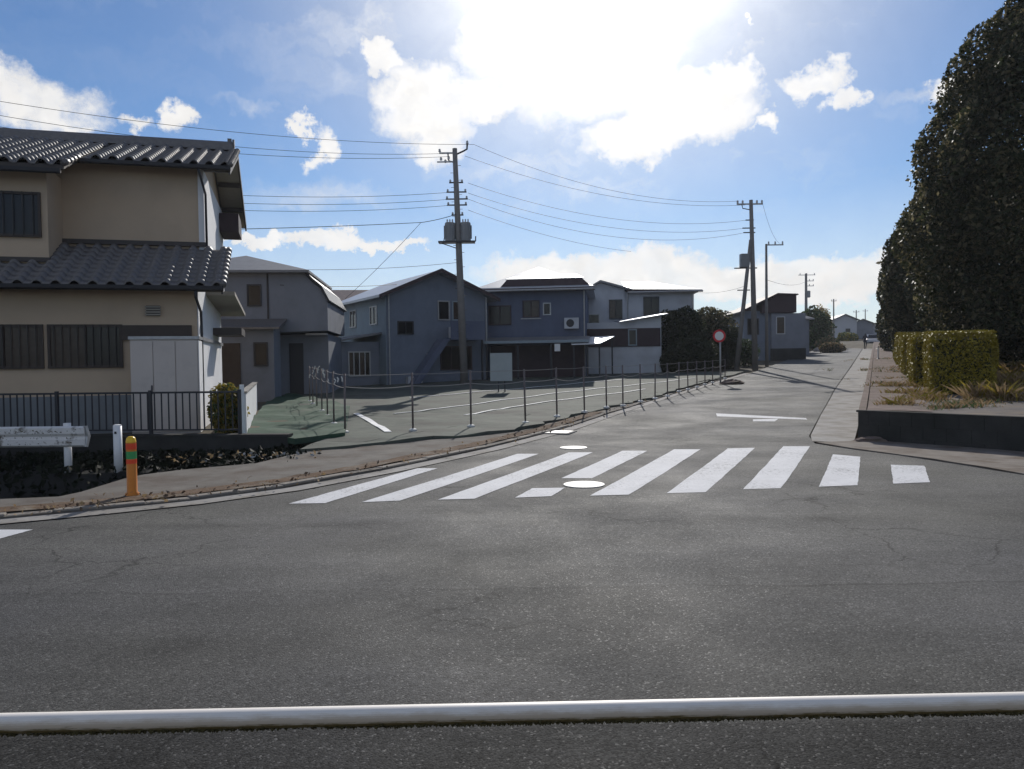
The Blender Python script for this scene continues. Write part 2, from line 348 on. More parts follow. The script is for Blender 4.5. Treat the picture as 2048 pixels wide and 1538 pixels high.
# ------------------------------------------------------------------ mesh builder
class MB:
    def __init__(s): s.v = []; s.f = []
    def quad(s, a, b, c, d):
        i = len(s.v); s.v += [tuple(a), tuple(b), tuple(c), tuple(d)]; s.f.append((i, i+1, i+2, i+3)); return s
    def poly(s, pts):
        i = len(s.v); s.v += [tuple(p) for p in pts]; s.f.append(tuple(range(i, i+len(pts)))); return s
    def box(s, x0, x1, y0, y1, z0, z1):
        i = len(s.v)
        s.v += [(x0, y0, z0), (x1, y0, z0), (x1, y1, z0), (x0, y1, z0), (x0, y0, z1), (x1, y0, z1), (x1, y1, z1), (x0, y1, z1)]
        for q in ((0, 3, 2, 1), (4, 5, 6, 7), (0, 1, 5, 4), (1, 2, 6, 5), (2, 3, 7, 6), (3, 0, 4, 7)): s.f.append(tuple(i+k for k in q))
        return s
    def prism(s, pts, vec):
        """closed polygon pts (3D) swept by vec"""
        i = len(s.v); n = len(pts); v = Vector(vec)
        s.v += [tuple(p) for p in pts] + [tuple(Vector(p)+v) for p in pts]
        s.f.append(tuple(range(i+n-1, i-1, -1))); s.f.append(tuple(range(i+n, i+2*n)))
        for k in range(n):
            k2 = (k+1) % n; s.f.append((i+k, i+k2, i+n+k2, i+n+k))
        return s
    def slab(s, a, b, c, d, t):
        """thick quad, thickness t downward"""
        return s.prism([Vector(p)-Vector((0, 0, t)) for p in (a, b, c, d)], (0, 0, t))
    def tube(s, path, r, seg=6, cap=True):
        path = [Vector(p) for p in path]; n = len(path); rs = r if isinstance(r, (list, tuple)) else [r]*n
        i = len(s.v); prev = None
        for k, p in enumerate(path):
            t = (path[min(k+1, n-1)] - path[max(k-1, 0)]).normalized()
            a = prev if prev is not None else (Vector((1, 0, 0)) if abs(t.x) < .9 else Vector((0, 1, 0)))
            a = (a - t*a.dot(t)).normalized(); prev = a; b = t.cross(a)
            for j in range(seg):
                th = 2*math.pi*j/seg; s.v.append(tuple(p + (a*math.cos(th)+b*math.sin(th))*rs[k]))
        for k in range(n-1):
            for j in range(seg):
                j2 = (j+1) % seg; s.f.append((i+k*seg+j, i+k*seg+j2, i+(k+1)*seg+j2, i+(k+1)*seg+j))
        if cap:
            s.f.append(tuple(i+j for j in range(seg-1, -1, -1))); s.f.append(tuple(i+(n-1)*seg+j for j in range(seg)))
        return s
    def lathe(s, prof, seg=14, c=(0, 0, 0)):
        i = len(s.v); n = len(prof)
        for r, z in prof:
            for j in range(seg):
                th = 2*math.pi*j/seg; s.v.append((c[0]+r*math.cos(th), c[1]+r*math.sin(th), c[2]+z))
        for k in range(n-1):
            for j in range(seg):
                j2 = (j+1) % seg; s.f.append((i+k*seg+j, i+k*seg+j2, i+(k+1)*seg+j2, i+(k+1)*seg+j))
        s.f.append(tuple(i+j for j in range(seg-1, -1, -1))); s.f.append(tuple(i+(n-1)*seg+j for j in range(seg)))
        return s
    def mesh(s, name, m, smooth=False):
        me = bpy.data.meshes.new(name); me.from_pydata(s.v, [], s.f)
        me.materials.append(MATS[m]); 
        if smooth: me.polygons.foreach_set('use_smooth', [True]*len(me.polygons))
        me.update(); return me
    def build(s, name, m, parent=None, smooth=False, bevel=0):
        o = bpy.data.objects.new(name, s.mesh(name, m, smooth)); C.objects.link(o)
        if parent: o.parent = parent
        if bevel:
            b = o.modifiers.new('bevel', 'BEVEL'); b.width = bevel; b.segments = 2; b.limit_method = 'ANGLE'
        return o
def tag(o, label=None, cat=None, group=None, kind=None):
    for k, v in (('label', label), ('category', cat), ('group', group), ('kind', kind)):
        if v: o[k] = v
    return o
def thing(name, label, cat, loc=(0, 0, 0), rz=0.0, group=None):
    o = bpy.data.objects.new(name, None); o.empty_display_size = .2; C.objects.link(o)
    o.location = loc; o.rotation_euler = (0, 0, rz); return tag(o, label, cat, group)
def inst(src, name, loc, parent, rot=None, scale=None):
    c = src.copy(); c.name = name; C.objects.link(c); c.parent = parent; c.location = loc
    if rot: c.rotation_euler = rot
    if scale: c.scale = scale
    return c

# ------------------------------------------------------------------ ground sheets
def inside(p, poly):
    x, y = p; c = False; n = len(poly); j = n-1
    for i in range(n):
        xi, yi = poly[i]; xj, yj = poly[j]
        if (yi > y) != (yj > y) and x < (xj-xi)*(y-yi)/(yj-yi)+xi: c = not c
        j = i
    return c
def densify(poly, d):
    out = []
    for a, b in zip(poly, poly[1:]+poly[:1]):
        n = max(1, int(math.hypot(b[0]-a[0], b[1]-a[1])/d))
        out += [(a[0]+(b[0]-a[0])*k/n, a[1]+(b[1]-a[1])*k/n) for k in range(n)]
    return out
def sheet(name, poly, m, dz=0.0, step=2.0, zf=H, skirt=0.0, kind='structure', jitter=0.0, edge=None):
    poly = densify([tuple(p) for p in poly], edge or step)
    xs = [p[0] for p in poly]; ys = [p[1] for p in poly]
    pts = [Vector(p) for p in poly]; n = len(pts)
    x = min(xs)+step*.5
    while x < max(xs):
        y = min(ys)+step*.5
        while y < max(ys):
            q = (x+random.uniform(-.2, .2)*step, y+random.uniform(-.2, .2)*step)
            if inside(q, poly): pts.append(Vector(q))
            y += step
        x += step
    v, e, f, _, _, _ = delaunay_2d_cdt(pts, [(i, (i+1) % n) for i in range(n)], [], 1, 1e-5)
    b = MB(); b.v = [(p.x, p.y, zf(p.x, p.y)+dz+(random.uniform(0, jitter) if jitter else 0)) for p in v]
    for t in f:
        a, c, d = (v[t[0]], v[t[1]], v[t[2]])
        cr = (c.x-a.x)*(d.y-a.y)-(c.y-a.y)*(d.x-a.x)
        b.f.append(tuple(t) if cr > 0 else tuple(reversed(t)))
    if skirt:
        for i in range(n):
            p, q = poly[i], poly[(i+1) % n]
            zp, zq = zf(*p)+dz, zf(*q)+dz
            b.quad((p[0], p[1], zp-skirt), (q[0], q[1], zq-skirt), (q[0], q[1], zq), (p[0], p[1], zp))
    o = b.build(name, m); tag(o, kind=kind); return o
def offset(line, d):
    """offset an open 2D polyline to its left by d"""
    out = []
    for i, p in enumerate(line):
        a = line[max(i-1, 0)]; b = line[min(i+1, len(line)-1)]
        t = Vector((b[0]-a[0], b[1]-a[1])).normalized(); out.append((p[0]-t.y*d, p[1]+t.x*d))
    return out

# base terrain
def build_ground():
    t = np.linspace(-1, 1, 260)
    xs = 14*np.sinh(5.6*t); ys = 18+14*np.sinh(5.6*t)
    b = MB(); n = len(xs)
    for y in ys:
        for x in xs:
            z = H(x, y)-.07
            if -40 < x < -1.2 and 3.5 < y < 18.5: z -= 2.2
            elif x > 40 or x < -60 or y > 120: z += .5*math.sin(x*.013+1)*math.sin(y*.011)
            b.v.append((x, y, z))
    for j in range(n-1):
        for i in range(n-1): b.f.append((j*n+i, j*n+i+1, (j+1)*n+i+1, (j+1)*n+i))
    tag(b.build('ground', 'ground_soil', smooth=True), kind='structure')
build_ground()

def along(p, k, lat=0.0):                      # k metres up the side road, lat metres to its right
    return (p[0]+DX*k+DY*lat, p[1]+DY*k-DX*lat)
Lpx = [(0, 1050), (200, 1031), (400, 1010), (600, 982), (800, 944), (1000, 900), (1150, 860), (1240, 828), (1330, 799), (1420, 771), (1500, 747)]
LEFT = [(-90, 0.0), (-30, 3.0), (-14, 5.0), (-9, 6.6)] + [G2(*p) for p in Lpx]
p0 = LEFT[-1]; LEFT += [along(p0, k) for k in (15, 40, 80, 120, 160, 260)]
Rpx = [(2048, 950), (1900, 926), (1800, 911), (1700, 898), (1630, 887), (1618, 872), (1640, 830), (1668, 780), (1700, 735)]
RIGHT = [(90, 11.0), (30, 8.8), (14, 8.6), (9, 9.0), (7.7, 9.6)] + [G2(*p) for p in Rpx]
p1 = RIGHT[-1]; RIGHT += [along(p1, k) for k in (20, 60, 110, 160, 230)]
road_poly = [(-90, -25), (90, -25)] + RIGHT + LEFT[::-1]
def build_road():
    # split so that the near part is fine and the far part coarse
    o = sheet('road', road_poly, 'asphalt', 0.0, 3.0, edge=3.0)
    return o
road = build_road()

# left: concrete gutter, brown verge, trench, lot
kl = LEFT[3:15]
gut_o = offset(kl, .32)
sheet('gutter', kl + gut_o[::-1], 'concrete', .012, .8)
TR = [(-16, 6.2)] + [G2(*p) for p in ((-120, 1012), (3, 1003), (118, 1000), (162, 989), (250, 962), (287, 954), (365, 945), (512, 932), (560, 922))]
LOT_EDGE = [G2(*p) for p in ((560, 920), (633, 903), (736, 897), (824, 886), (941, 877), (1029, 868), (1064, 859), (1120, 843), (1200, 823), (1290, 803), (1380, 776), (1440, 760), (1470, 752))]
LZ = .10
verge = [(-30, 3.36), (-14, 5.36)] + gut_o + [along(LOT_EDGE[-1], 1.5)] + LOT_EDGE[::-1] + TR[::-1][1:] + [(-30, 4.8)]
sheet('verge', verge, 'pave', .03, .7, jitter=.02, skirt=.5)
# brown kerb blocks, slightly uneven, along the left bend
kerb = thing('kerb', None, None); tag(kerb, kind='structure')
def kerb_blocks():
    line = offset(kl, .34); acc = []
    for a, b in zip(line, line[1:]):
        d = math.hypot(b[0]-a[0], b[1]-a[1]); acc.append((a, b, d))
    step = .6
    for a, b, d in acc:
        n = max(1, round(d/step))
        ang = math.atan2(b[1]-a[1], b[0]-a[0])
        for k in range(n):
            if len(kerb.children) > 44: return
            t = (k+.5)/n; x = a[0]+(b[0]-a[0])*t; y = a[1]+(b[1]-a[1])*t
            if y > 19: return
            L2 = d/n*.49
            bb = MB(); bb.box(-L2, L2, 0, .14, -.15, .05+random.uniform(-.012, .012))
            o = bb.build('kerb_stone', 'kerb', kerb, bevel=.012); o.location = (x, y, H(x, y)); o.rotation_euler = (0, 0, ang+random.uniform(-.012, .012))
kerb_blocks()
lg = offset(kl, .50); lg2 = offset(kl, .86)
sheet('leaf_strip', lg[:9] + lg2[:9][::-1], 'leaf_litter', .05, .3, jitter=.02, kind='stuff')

# trench bottom and retaining wall below the cream house
def trench_z(x, y):
    if y < 12.6: return -1.05
    if y < 13.3: return -1.05 + (y-12.6)/.7*.85
    return -.20 + (.0 if x < -6 else min(.12, (x+6)*.04))
tr_poly = TR + [(-4.6, 15.4), (-5.0, 16.3), (-30, 17.0), (-30, 6)]
sheet('ditch', tr_poly, 'trench', 0, .45, zf=trench_z, jitter=.08)
wl0 = W(-500, 875, 17.1); wl1 = W(575, 877, 15.9); WZ = .19
def retaining_wall():
    t = thing('retaining_wall', 'low dark concrete retaining wall below the black railing', 'wall', (wl1.x, wl1.y, 0), math.atan2(wl1.y-wl0.y, wl1.x-wl0.x))
    L = math.hypot(wl1.x-wl0.x, wl1.y-wl0.y)
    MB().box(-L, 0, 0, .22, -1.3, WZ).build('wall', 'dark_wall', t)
    MB().box(-L, .02, -.02, .26, WZ, WZ+.05).build('coping', 'block_wall', t)
    return t, L
rw, RWL = retaining_wall()
plot = [(-30, 17.2), (wl0.x, wl0.y+.2), (wl1.x, wl1.y+.25), (-6.4, 30), (-9, 45), (-30, 45)]
sheet('house_plot', plot, 'ground_soil', 0, 2, zf=lambda x, y: max(.14, H(x, y)-.02))
# green net slope and car-park lot
net_poly = [(wl1.x-1.2, wl1.y+.24), (wl1.x+.02, wl1.y), G2(590, 893), G2(640, 886), G2(690, 872, LZ), G2(700, 812, LZ), G2(625, 796, LZ), (-10.0, 35.0), (-9.5, 30)]
def net_z(x, y):
    return max(H(x, y)+LZ+.03, .17 if y < 22 else 0) + .05*math.sin(x*2.1+y*1.3)*math.sin(y*1.7-x) * (1 if y > 16.6 else 0)
sheet('green_sheet', net_poly, 'green_net', .0, .35, zf=net_z, skirt=.12)
def ragged(line, amp):
    d = densify(line + [line[-1]], .45)[:-1]; return [d[0]] + [(x+random.uniform(-amp, amp), y+random.uniform(-amp, amp)) for x, y in d[1:]]
lot_poly = ragged([G2(600, 908)] + LOT_EDGE[1:-1], .14) + [LOT_EDGE[-1]] + [along(LOT_EDGE[-1], 3), along(LOT_EDGE[-1], 3, -16), (-9, 44), (-11, 36), G2(640, 835), G2(690, 868)]
def lot_z(x, y): return H(x, y)+LZ+(.022*math.sin(x*3.1+y*.9)*math.sin(y*2.3-x) if y < 24 else 0)+.018*math.sin(x*1.3+.6*y)*math.sin(y*.9)
sheet('car_park', lot_poly, 'weed_sheet', 0, .7, zf=lot_z, skirt=.16)

# right: concrete gutter strip, pavement, raised bed
gut_r = [G2(*p) for p in ((1625, 884), (1621, 872), (1642, 830), (1670, 780), (1702, 735))]
gut_ro = [G2(*p) for p in ((1708, 885), (1713, 866), (1722, 826), (1733, 770), (1744, 722))]
sheet('gutter_strip', gut_r + [along(gut_r[-1], k) for k in (20, 60, 110, 150)] + [along(gut_ro[-1], k) for k in (150, 110, 60, 20)] + gut_ro[::-1], 'concrete', .012, 1.0)
BC = G(1716, 880); BR = G(2048, 906)
bdir = Vector((BR.x-BC.x, BR.y-BC.y)).normalized()
BF = (BC.x+bdir.x*9, BC.y+bdir.y*9); BF2 = (BF[0]+30, BF[1]-2)
sheet('pavement', [RIGHT[2], RIGHT[3], RIGHT[4]] + [G2(*p) for p in ((2048, 950), (1900, 926), (1800, 911), (1700, 898), (1632, 887))] + [G2(1700, 884), (BC.x, BC.y), BF, BF2, (40, 8.9)], 'pave_r', .018, .6, jitter=.012, skirt=.05)
BH = .55
def bed_z(x, y): return BH + max(0.0, H(x, y)-H(BC.x, BC.y)) + .02*math.sin(x*2.3)*math.sin(y*1.9)
bed_poly = [(BC.x, BC.y), BF, BF2, (60, 30), along((BC.x, BC.y), 150, 40), along((BC.x, BC.y), 150), along((BC.x, BC.y), 60), along((BC.x, BC.y), 20)]
sheet('raised_bed', bed_poly, 'bed_soil', 0, 1.3, zf=bed_z)
bw = MB(); nf = Vector((bdir.y, -bdir.x))       # outward normal of the front face
def wall_run(b, a, c, h0, h1, zl0, zl1, th, nrm):
    n = Vector((nrm[0], nrm[1], 0)).normalized()*th
    A0 = Vector((a[0], a[1], zl0)); A1 = Vector((c[0], c[1], zl1))
    b.prism([A0, A1, Vector((c[0], c[1], h1)), Vector((a[0], a[1], h0))], -n)
rwall = thing('garden_wall', 'low dark block wall round the raised bed at the corner', 'wall', (BC.x, BC.y, 0))
rel = lambda p: (p[0]-BC.x, p[1]-BC.y)
def garden_wall():
    L = 9.0; n = 22; ln = L/n
    for row in range(3):
        z0 = -.1+row*.22 if row else -.1; z0 = (-.1, .13, .36)[row]; z1 = (.128, .358, .59)[row]
        off = 0 if row % 2 else ln*.5
        for k in range(n+1):
            a = max(0, k*ln-off); c = min(L, (k+1)*ln-off)
            if c-a < .05: continue
            b = MB(); p = (bdir.x*(a+.003), bdir.y*(a+.003)); q = (bdir.x*(c-.003), bdir.y*(c-.003))
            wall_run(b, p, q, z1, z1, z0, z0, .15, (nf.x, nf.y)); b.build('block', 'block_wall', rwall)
    b = MB(); wall_run(b, (bdir.x*-.02-bdir.y*-.02, bdir.y*-.02), (bdir.x*L, bdir.y*L), .63, .63, .592, .592, .17, (nf.x, nf.y)); b.build('coping', 'block_wall', rwall)
    for k0, k1 in ((.17, 6), (6, 14), (14, 30), (30, 60), (60, 150)):
        a = along((0, 0), k0); c = along((0, 0), k1); hz = lambda p: bed_z(p[0]+BC.x, p[1]+BC.y)+.05
        b = MB(); wall_run(b, a, c, hz(a), hz(c), H(BC.x+a[0], BC.y+a[1])-.1, H(BC.x+c[0], BC.y+c[1])-.1, .14, (-DY, DX)); b.build('side_wall', 'brown_bank', rwall)
garden_wall()
strip = [along((BC.x, BC.y), k, .16) for k in (.3, 8, 20, 60, 120)] + [along((BC.x, BC.y), k, 1.3) for k in (120, 60, 20, 8, .3)]
sheet('earth_strip', strip, 'brown_bank', .03, .5, zf=bed_z, jitter=.03)

# ------------------------------------------------------------------ road markings (children of the road)
def marking(name, pts, dz=.005, m='road_paint'):
    b = MB(); P = [G(*p) for p in pts]
    n = 16 if len(P) == 4 else 0
    if n:
        jl = [random.uniform(-.006, .006) for _ in range(n+1)]; jr = [random.uniform(-.006, .006) for _ in range(n+1)]
        ux = (P[1]-P[0]).normalized()
        for k in range(n):
            t0, t1 = k/n, (k+1)/n
            a, bb = P[0].lerp(P[3], t0), P[1].lerp(P[2], t0); c, d = P[1].lerp(P[2], t1), P[0].lerp(P[3], t1)
            a, bb, c, d = a+ux*jl[k], bb+ux*jr[k], c+ux*jr[k+1], d+ux*jl[k+1]
            b.quad(*[(q.x, q.y, H(q.x, q.y)+dz) for q in (a, bb, c, d)])
    else: b.poly([(q.x, q.y, H(q.x, q.y)+dz) for q in P])
    o = b.build(name, m, road); return o
for q in ([(577, 1008), (650, 1007), (875, 937), (835, 937)], [(723, 1005), (800, 1002), (1078, 908), (1035, 908)], [(875, 1000), (948, 998), (1186, 905), (1138, 905)],
          [(1030, 996), (1103, 993), (1130, 976), (1065, 977)], [(1122, 957), (1184, 957), (1295, 902), (1245, 902)], [(1180, 992), (1258, 990), (1401, 899), (1348, 899)],
          [(1333, 987), (1411, 985), (1510, 896), (1456, 897)], [(1486, 979), (1562, 977), (1620, 893), (1566, 893)], [(1638, 974), (1715, 971), (1721, 914), (1666, 909)], [(1787, 968), (1860, 965), (1849, 932), (1781, 930)]):
    marking('crosswalk_stripe', q)
marking('lane_marking', [(-90, 1080), (0, 1078), (66, 1060), (-20, 1060)])
marking('stop_line', [(1434, 833), (1614, 839.5), (1612, 836.5), (1432, 827)])
marking('stop_line', [(1506, 843), (1550, 843), (1556, 838), (1506, 839)])
def manhole(px, py, r, label):
    p = G(px, py); t = thing('manhole_cover', label, 'manhole cover', (p.x, p.y, p.z+.004), group='iron manhole covers by the crossing')
    MB().lathe([(r, -.02), (r, .009), (r-.015, .011)], 36).build('rim', 'manhole', t)
    MB().lathe([(r-.05, -.02), (r-.05, .014), (r-.08, .016)], 36).build('lid', 'manhole', t)
manhole(1168, 970, .275, 'round pale manhole cover set into the gap in the crosswalk stripe')
manhole(1147, 896, .26, 'round pale manhole cover just beyond the crosswalk stripes')
gp = G(1115, 866)
t = thing('drain_cover', 'pale square drain cover at the left edge of the side road', 'drain cover', (gp.x, gp.y, gp.z+.012), R(-20))
MB().box(-.36, .36, -.36, .36, -.02, .014).build('frame', 'concrete', t)
MB().box(-.30, .30, -.30, .30, 0, .019).build('lid', 'manhole', t)

# ------------------------------------------------------------------ front guardrail
def guardrail():
    a = W(0, 1447, 1.86); b = W(2048, 1404, 1.90)
    d = (b-a); L0 = a-d*1.2; L1 = b+d*1.2
    t = thing('guardrail', 'white round pipe guardrail with moss along its underside', 'guardrail', (a.x, a.y, 0))
    o = Vector((a.x, a.y, 0)); n = 60
    ax = d.normalized(); r = .0238
    path = [L0.lerp(L1, k/n)-o for k in range(n+1)]
    MB().tube(path, r, 32).build('pipe', 'pipe_enamel', t, smooth=True)
    m = MB()
    up2 = Vector((0, 0, 1)); fr = Vector((0, -1, 0))
    for k in range(5200):
        u = random.random(); c = L0.lerp(L1, u)-o
        dens = .55+.45*math.sin(u*61)*math.sin(u*23+1)
        if random.random() > dens+.25: continue
        th = random.gauss(0, .32)
        nv = (-up2*math.cos(th)+fr*math.sin(th+.42)); nv.normalize()
        s = random.uniform(.002, .0065); q = c+nv*(r+.0005); sd_ = ax*s; hh = nv*random.uniform(.001, .008); w = ax.cross(nv)*s
        m.poly([q-sd_-w, q+sd_-w, q+hh]); m.poly([q+sd_+w, q-sd_+w, q+hh]); m.poly([q-sd_+w, q-sd_-w, q+hh])
    tag(m.build('moss', 'moss', t), kind='stuff')
    for u in (-.62, .0-.25, 1.25, 1.62):
        c = a+d*u-o
        MB().tube([(c.x, c.y+.0, -.1), (c.x, c.y, c.z-r+.004)], .027, 12).build('post', 'white_enamel', t, smooth=True)
guardrail()

# ------------------------------------------------------------------ orange flexible bollard, far guardrail, white post
p = G(265, 996)
t = thing('bollard', 'orange flexible bollard with red and green bands at the kerb', 'bollard', (p.x, p.y, p.z+.06))
MB().lathe([(.085, -.06), (.085, .0), (.062, .02), (.060, .60), (.060, .66), (.050, .70), (.028, .72)], 18).build('post', 'orange_resin', t, smooth=True)
MB().lathe([(.0615, .44), (.0618, .445), (.0618, .53), (.0615, .535)], 18).build('band', 'green_band', t)
for z in (.38, .56): MB().lathe([(.0615, z), (.062, z+.004), (.062, z+.05 if z < .5 else z+.07), (.0615, z+.055 if z < .5 else z+.075)], 18).build('band', 'red_band', t)
MB().lathe([(.0615, .648), (.062, .655), (.052, .703), (.030, .7225)], 18).build('cap', 'yellow_resin', t, smooth=True)

def road_barrier():
    Y = 13.5; a = W(-420, 853, Y+.3); b = W(172, 852, Y)
    t = thing('road_barrier', 'weathered white guard beam on round posts before the ditch', 'guardrail', (b.x, b.y, 0), math.atan2(b.y-a.y, b.x-a.x))
    L = math.hypot(b.x-a.x, b.y-a.y); z1 = b.z; z0 = z1-.36
    bb = MB(); prof = [(-.02, z0), (-.06, z0+.03), (-.06, z0+.13), (-.01, z0+.18), (-.06, z0+.23), (-.06, z1-.03), (-.02, z1), (.0, z1), (.0, z0)]
    bb.prism([(-L, y, z) for y, z in prof], (L, 0, 0)); bb.build('beam', 'beam_enamel', t)
    dm = MB()
    for k in range(150):
        x = -random.uniform(.15, 1.9); row = random.choice((.265, .255, .08, .16)); zz = z0+row+random.gauss(0, .018); l = random.uniform(.006, .05)*(1 if k % 3 else .6); h = random.uniform(.004, .014)
        y = -.062 if (zz-z0 < .13 or zz-z0 > .23) else -.05
        dm.poly([(x, y, zz), (x+l, y-.001, zz-h*random.random()), (x+l*.8, y, zz+h), (x+l*.2, y-.001, zz+h*random.random())])
    tag(dm.build('grime', 'moss', t), kind='stuff')
    MB().tube([(0, -.02, z0), (.03, .01, z0+.18), (0, -.02, z1)], .04, 6).build('end_cap', 'galv', t)
    for x in (-.38, -2.4, -4.4): MB().tube([(x, .06, -.35), (x, .06, z1+.05)], .062, 12).build('post', 'white_plain', t, smooth=True)
road_barrier()
p = W(237, 935, 13.4)
t = thing('marker_post', 'plain white post standing between the guard beam and the orange bollard', 'post', (p.x, p.y, p.z-.15))
MB().tube([(0, 0, 0), (0, 0, .87)], [.07, .07], 14).build('post', 'white_plain', t, smooth=True)
MB().lathe([(.07, 0), (.065, .02), (.03, .03)], 14, (0, 0, .87)).build('cap', 'white_plain', t)
MB().box(-.018, .018, -.075, -.062, .74, .78).build('reflector', 'dark_metal', t)

# ------------------------------------------------------------------ black railing on the retaining wall
def railing():
    t = thing('railing', 'black metal railing along the retaining wall before the cream house', 'railing', (wl1.x, wl1.y+.11, WZ+.05), rw.rotation_euler.z)
    x1 = -1.05; x0 = -9.5
    MB().box(x0, x1, -.022, .022, .86, .90).build('rail', 'dark_metal', t)
    MB().box(x0, x1, -.018, .018, .08, .11).build('rail', 'dark_metal', t)
    n = int((x1-x0)/.155)
    proto = MB().box(-.011, .011, -.011, .011, .11, .86).build('bar', 'dark_metal', t); proto.location = (x0+.08, 0, 0)
    for k in range(1, n): inst(proto, 'bar', (x0+.08+k*.155, 0, 0), t)
    for x in (x1, x1-1.95, x1-4.05, x1-6.1, x0): MB().box(x-.03, x+.03, -.03, .03, 0, .93).build('post', 'dark_metal', t)
railing()

# ------------------------------------------------------------------ generic building pieces (local frame: x right, y back, z up)
def window(t, x0, x1, z0, z1, y, frame='brown_frame', pane='glass', n=2, fr=.06, depth=.05, bars=0, axis='x', sub=True):
    """window part proud of wall plane y (axis x) or of plane x=y (axis y, spans x0..x1 along y)"""
    def B(b, a0, a1, d0, d1, c0, c1):
        if axis == 'x': b.box(a0, a1, y+d0, y+d1, c0, c1)
        elif axis == '-x': b.box(y+d0, y+d1, a0, a1, c0, c1)
        else: b.box(y-d1, y-d0, a0, a1, c0, c1)
    f = MB()
    B(f, x0, x1, -depth, .0, z1-fr, z1); B(f, x0, x1, -depth-.02, .0, z0, z0+fr)
    B(f, x0, x0+fr, -depth, 0, z0+fr, z1-fr); B(f, x1-fr, x1, -depth, 0, z0+fr, z1-fr)
    for k in range(1, n):
        c = x0+(x1-x0)*k/n; B(f, c-fr*.4, c+fr*.4, -depth, 0, z0+fr, z1-fr)
    w = f.build('window', frame, t)
    for k in range(n):
        a = x0+fr*.9+(x1-x0-1.8*fr)*k/n; c = x0+fr*.9+(x1-x0-1.8*fr)*(k+1)/n
        g = MB(); B(g, a, c, -.012, -.004, z0+fr*.9, z1-fr*.9); g.build('pane', pane if not isinstance(pane, (list, tuple)) else pane[k % len(pane)], w)
    if bars:
        for k in range(bars):
            c = x0+fr+(x1-x0-2*fr)*(k+.5)/bars; g = MB(); B(g, c-.008, c+.008, -depth-.03, -depth-.012, z0, z1); g.build('bar', 'bronze_bar', w)
    return w
def gable(t, x0, x1, y0, y1, ze, zr, m='slate_roof', ov=.5, axis='y', th=.12, ovg=.4):
    """gable roof; axis 'x' ridge along x, 'y' ridge along y"""
    b = MB()
    if axis == 'x':
        ym = (y0+y1)/2; s = (zr-ze)/(ym-y0); e = ze-s*ov
        b.prism([(x0-ovg, y0-ov, e), (x0-ovg, ym, zr), (x0-ovg, y1+ov, e), (x0-ovg, y1+ov, e+th), (x0-ovg, ym, zr+th), (x0-ovg, y0-ov, e+th)], (x1-x0+2*ovg, 0, 0))
    else:
        xm = (x0+x1)/2; s = (zr-ze)/(xm-x0); e = ze-s*ov
        b.prism([(x0-ov, y0-ovg, e), (xm, y0-ovg, zr), (x1+ov, y0-ovg, e), (x1+ov, y0-ovg, e+th), (xm, y0-ovg, zr+th), (x0-ov, y0-ovg, e+th)], (0, y1-y0+2*ovg, 0))
    return b.build('roof', m, t)
def hip(t, x0, x1, y0, y1, ze, rise, m='slate_roof', ov=.5, ridge=.35, th=.1):
    x0 -= ov; x1 += ov; y0 -= ov; y1 += ov; xm = (x0+x1)/2; ym = (y0+y1)/2
    if x1-x0 > y1-y0: h = (y1-y0)/2; A, Bq = (x0+h, ym), (x1-h, ym)
    else: h = (x1-x0)/2; A, Bq = (xm, y0+h), (xm, y1-h)
    z = ze+th; zr = ze+th+rise; b = MB()
    c = [(x0, y0, z), (x1, y0, z), (x1, y1, z), (x0, y1, z)]; a3 = (*A, zr); b3 = (*Bq, zr)
    if x1-x0 > y1-y0: b.poly([c[0], c[1], b3, a3]); b.poly([c[1], c[2], b3]); b.poly([c[2], c[3], a3, b3]); b.poly([c[3], c[0], a3])
    else: b.poly([c[0], c[1], a3]); b.poly([c[1], c[2], b3, a3]); b.poly([c[2], c[3], b3]); b.poly([c[3], c[0], a3, b3])
    lo = [(p[0], p[1], ze) for p in c]
    for k in range(4): b.quad(lo[k], lo[(k+1) % 4], c[(k+1) % 4], c[k])
    b.poly(lo[::-1]); return b.build('roof', m, t)
def gable_wall(t, x0, x1, y0, y1, z0, ze, zr, m, axis='y', name='wall'):
    b = MB()
    if axis == 'y': b.prism([(x0, y0, z0), (x1, y0, z0), (x1, y0, ze), ((x0+x1)/2, y0, zr), (x0, y0, ze)], (0, y1-y0, 0))
    else: b.prism([(x0, y0, z0), (x0, y1, z0), (x0, y1, ze), (x0, (y0+y1)/2, zr), (x0, y0, ze)], (x1-x0, 0, 0))
    return b.build(name, m, t)
def pent(t, x0, x1, y0, y1, z0, z1, m, th=.08, name='awning'):
    b = MB(); b.prism([(x0, y0, z0-th), (x1, y0, z0-th), (x1, y1, z1-th), (x0, y1, z1-th)], (0, 0, th)); return b.build(name, m, t)

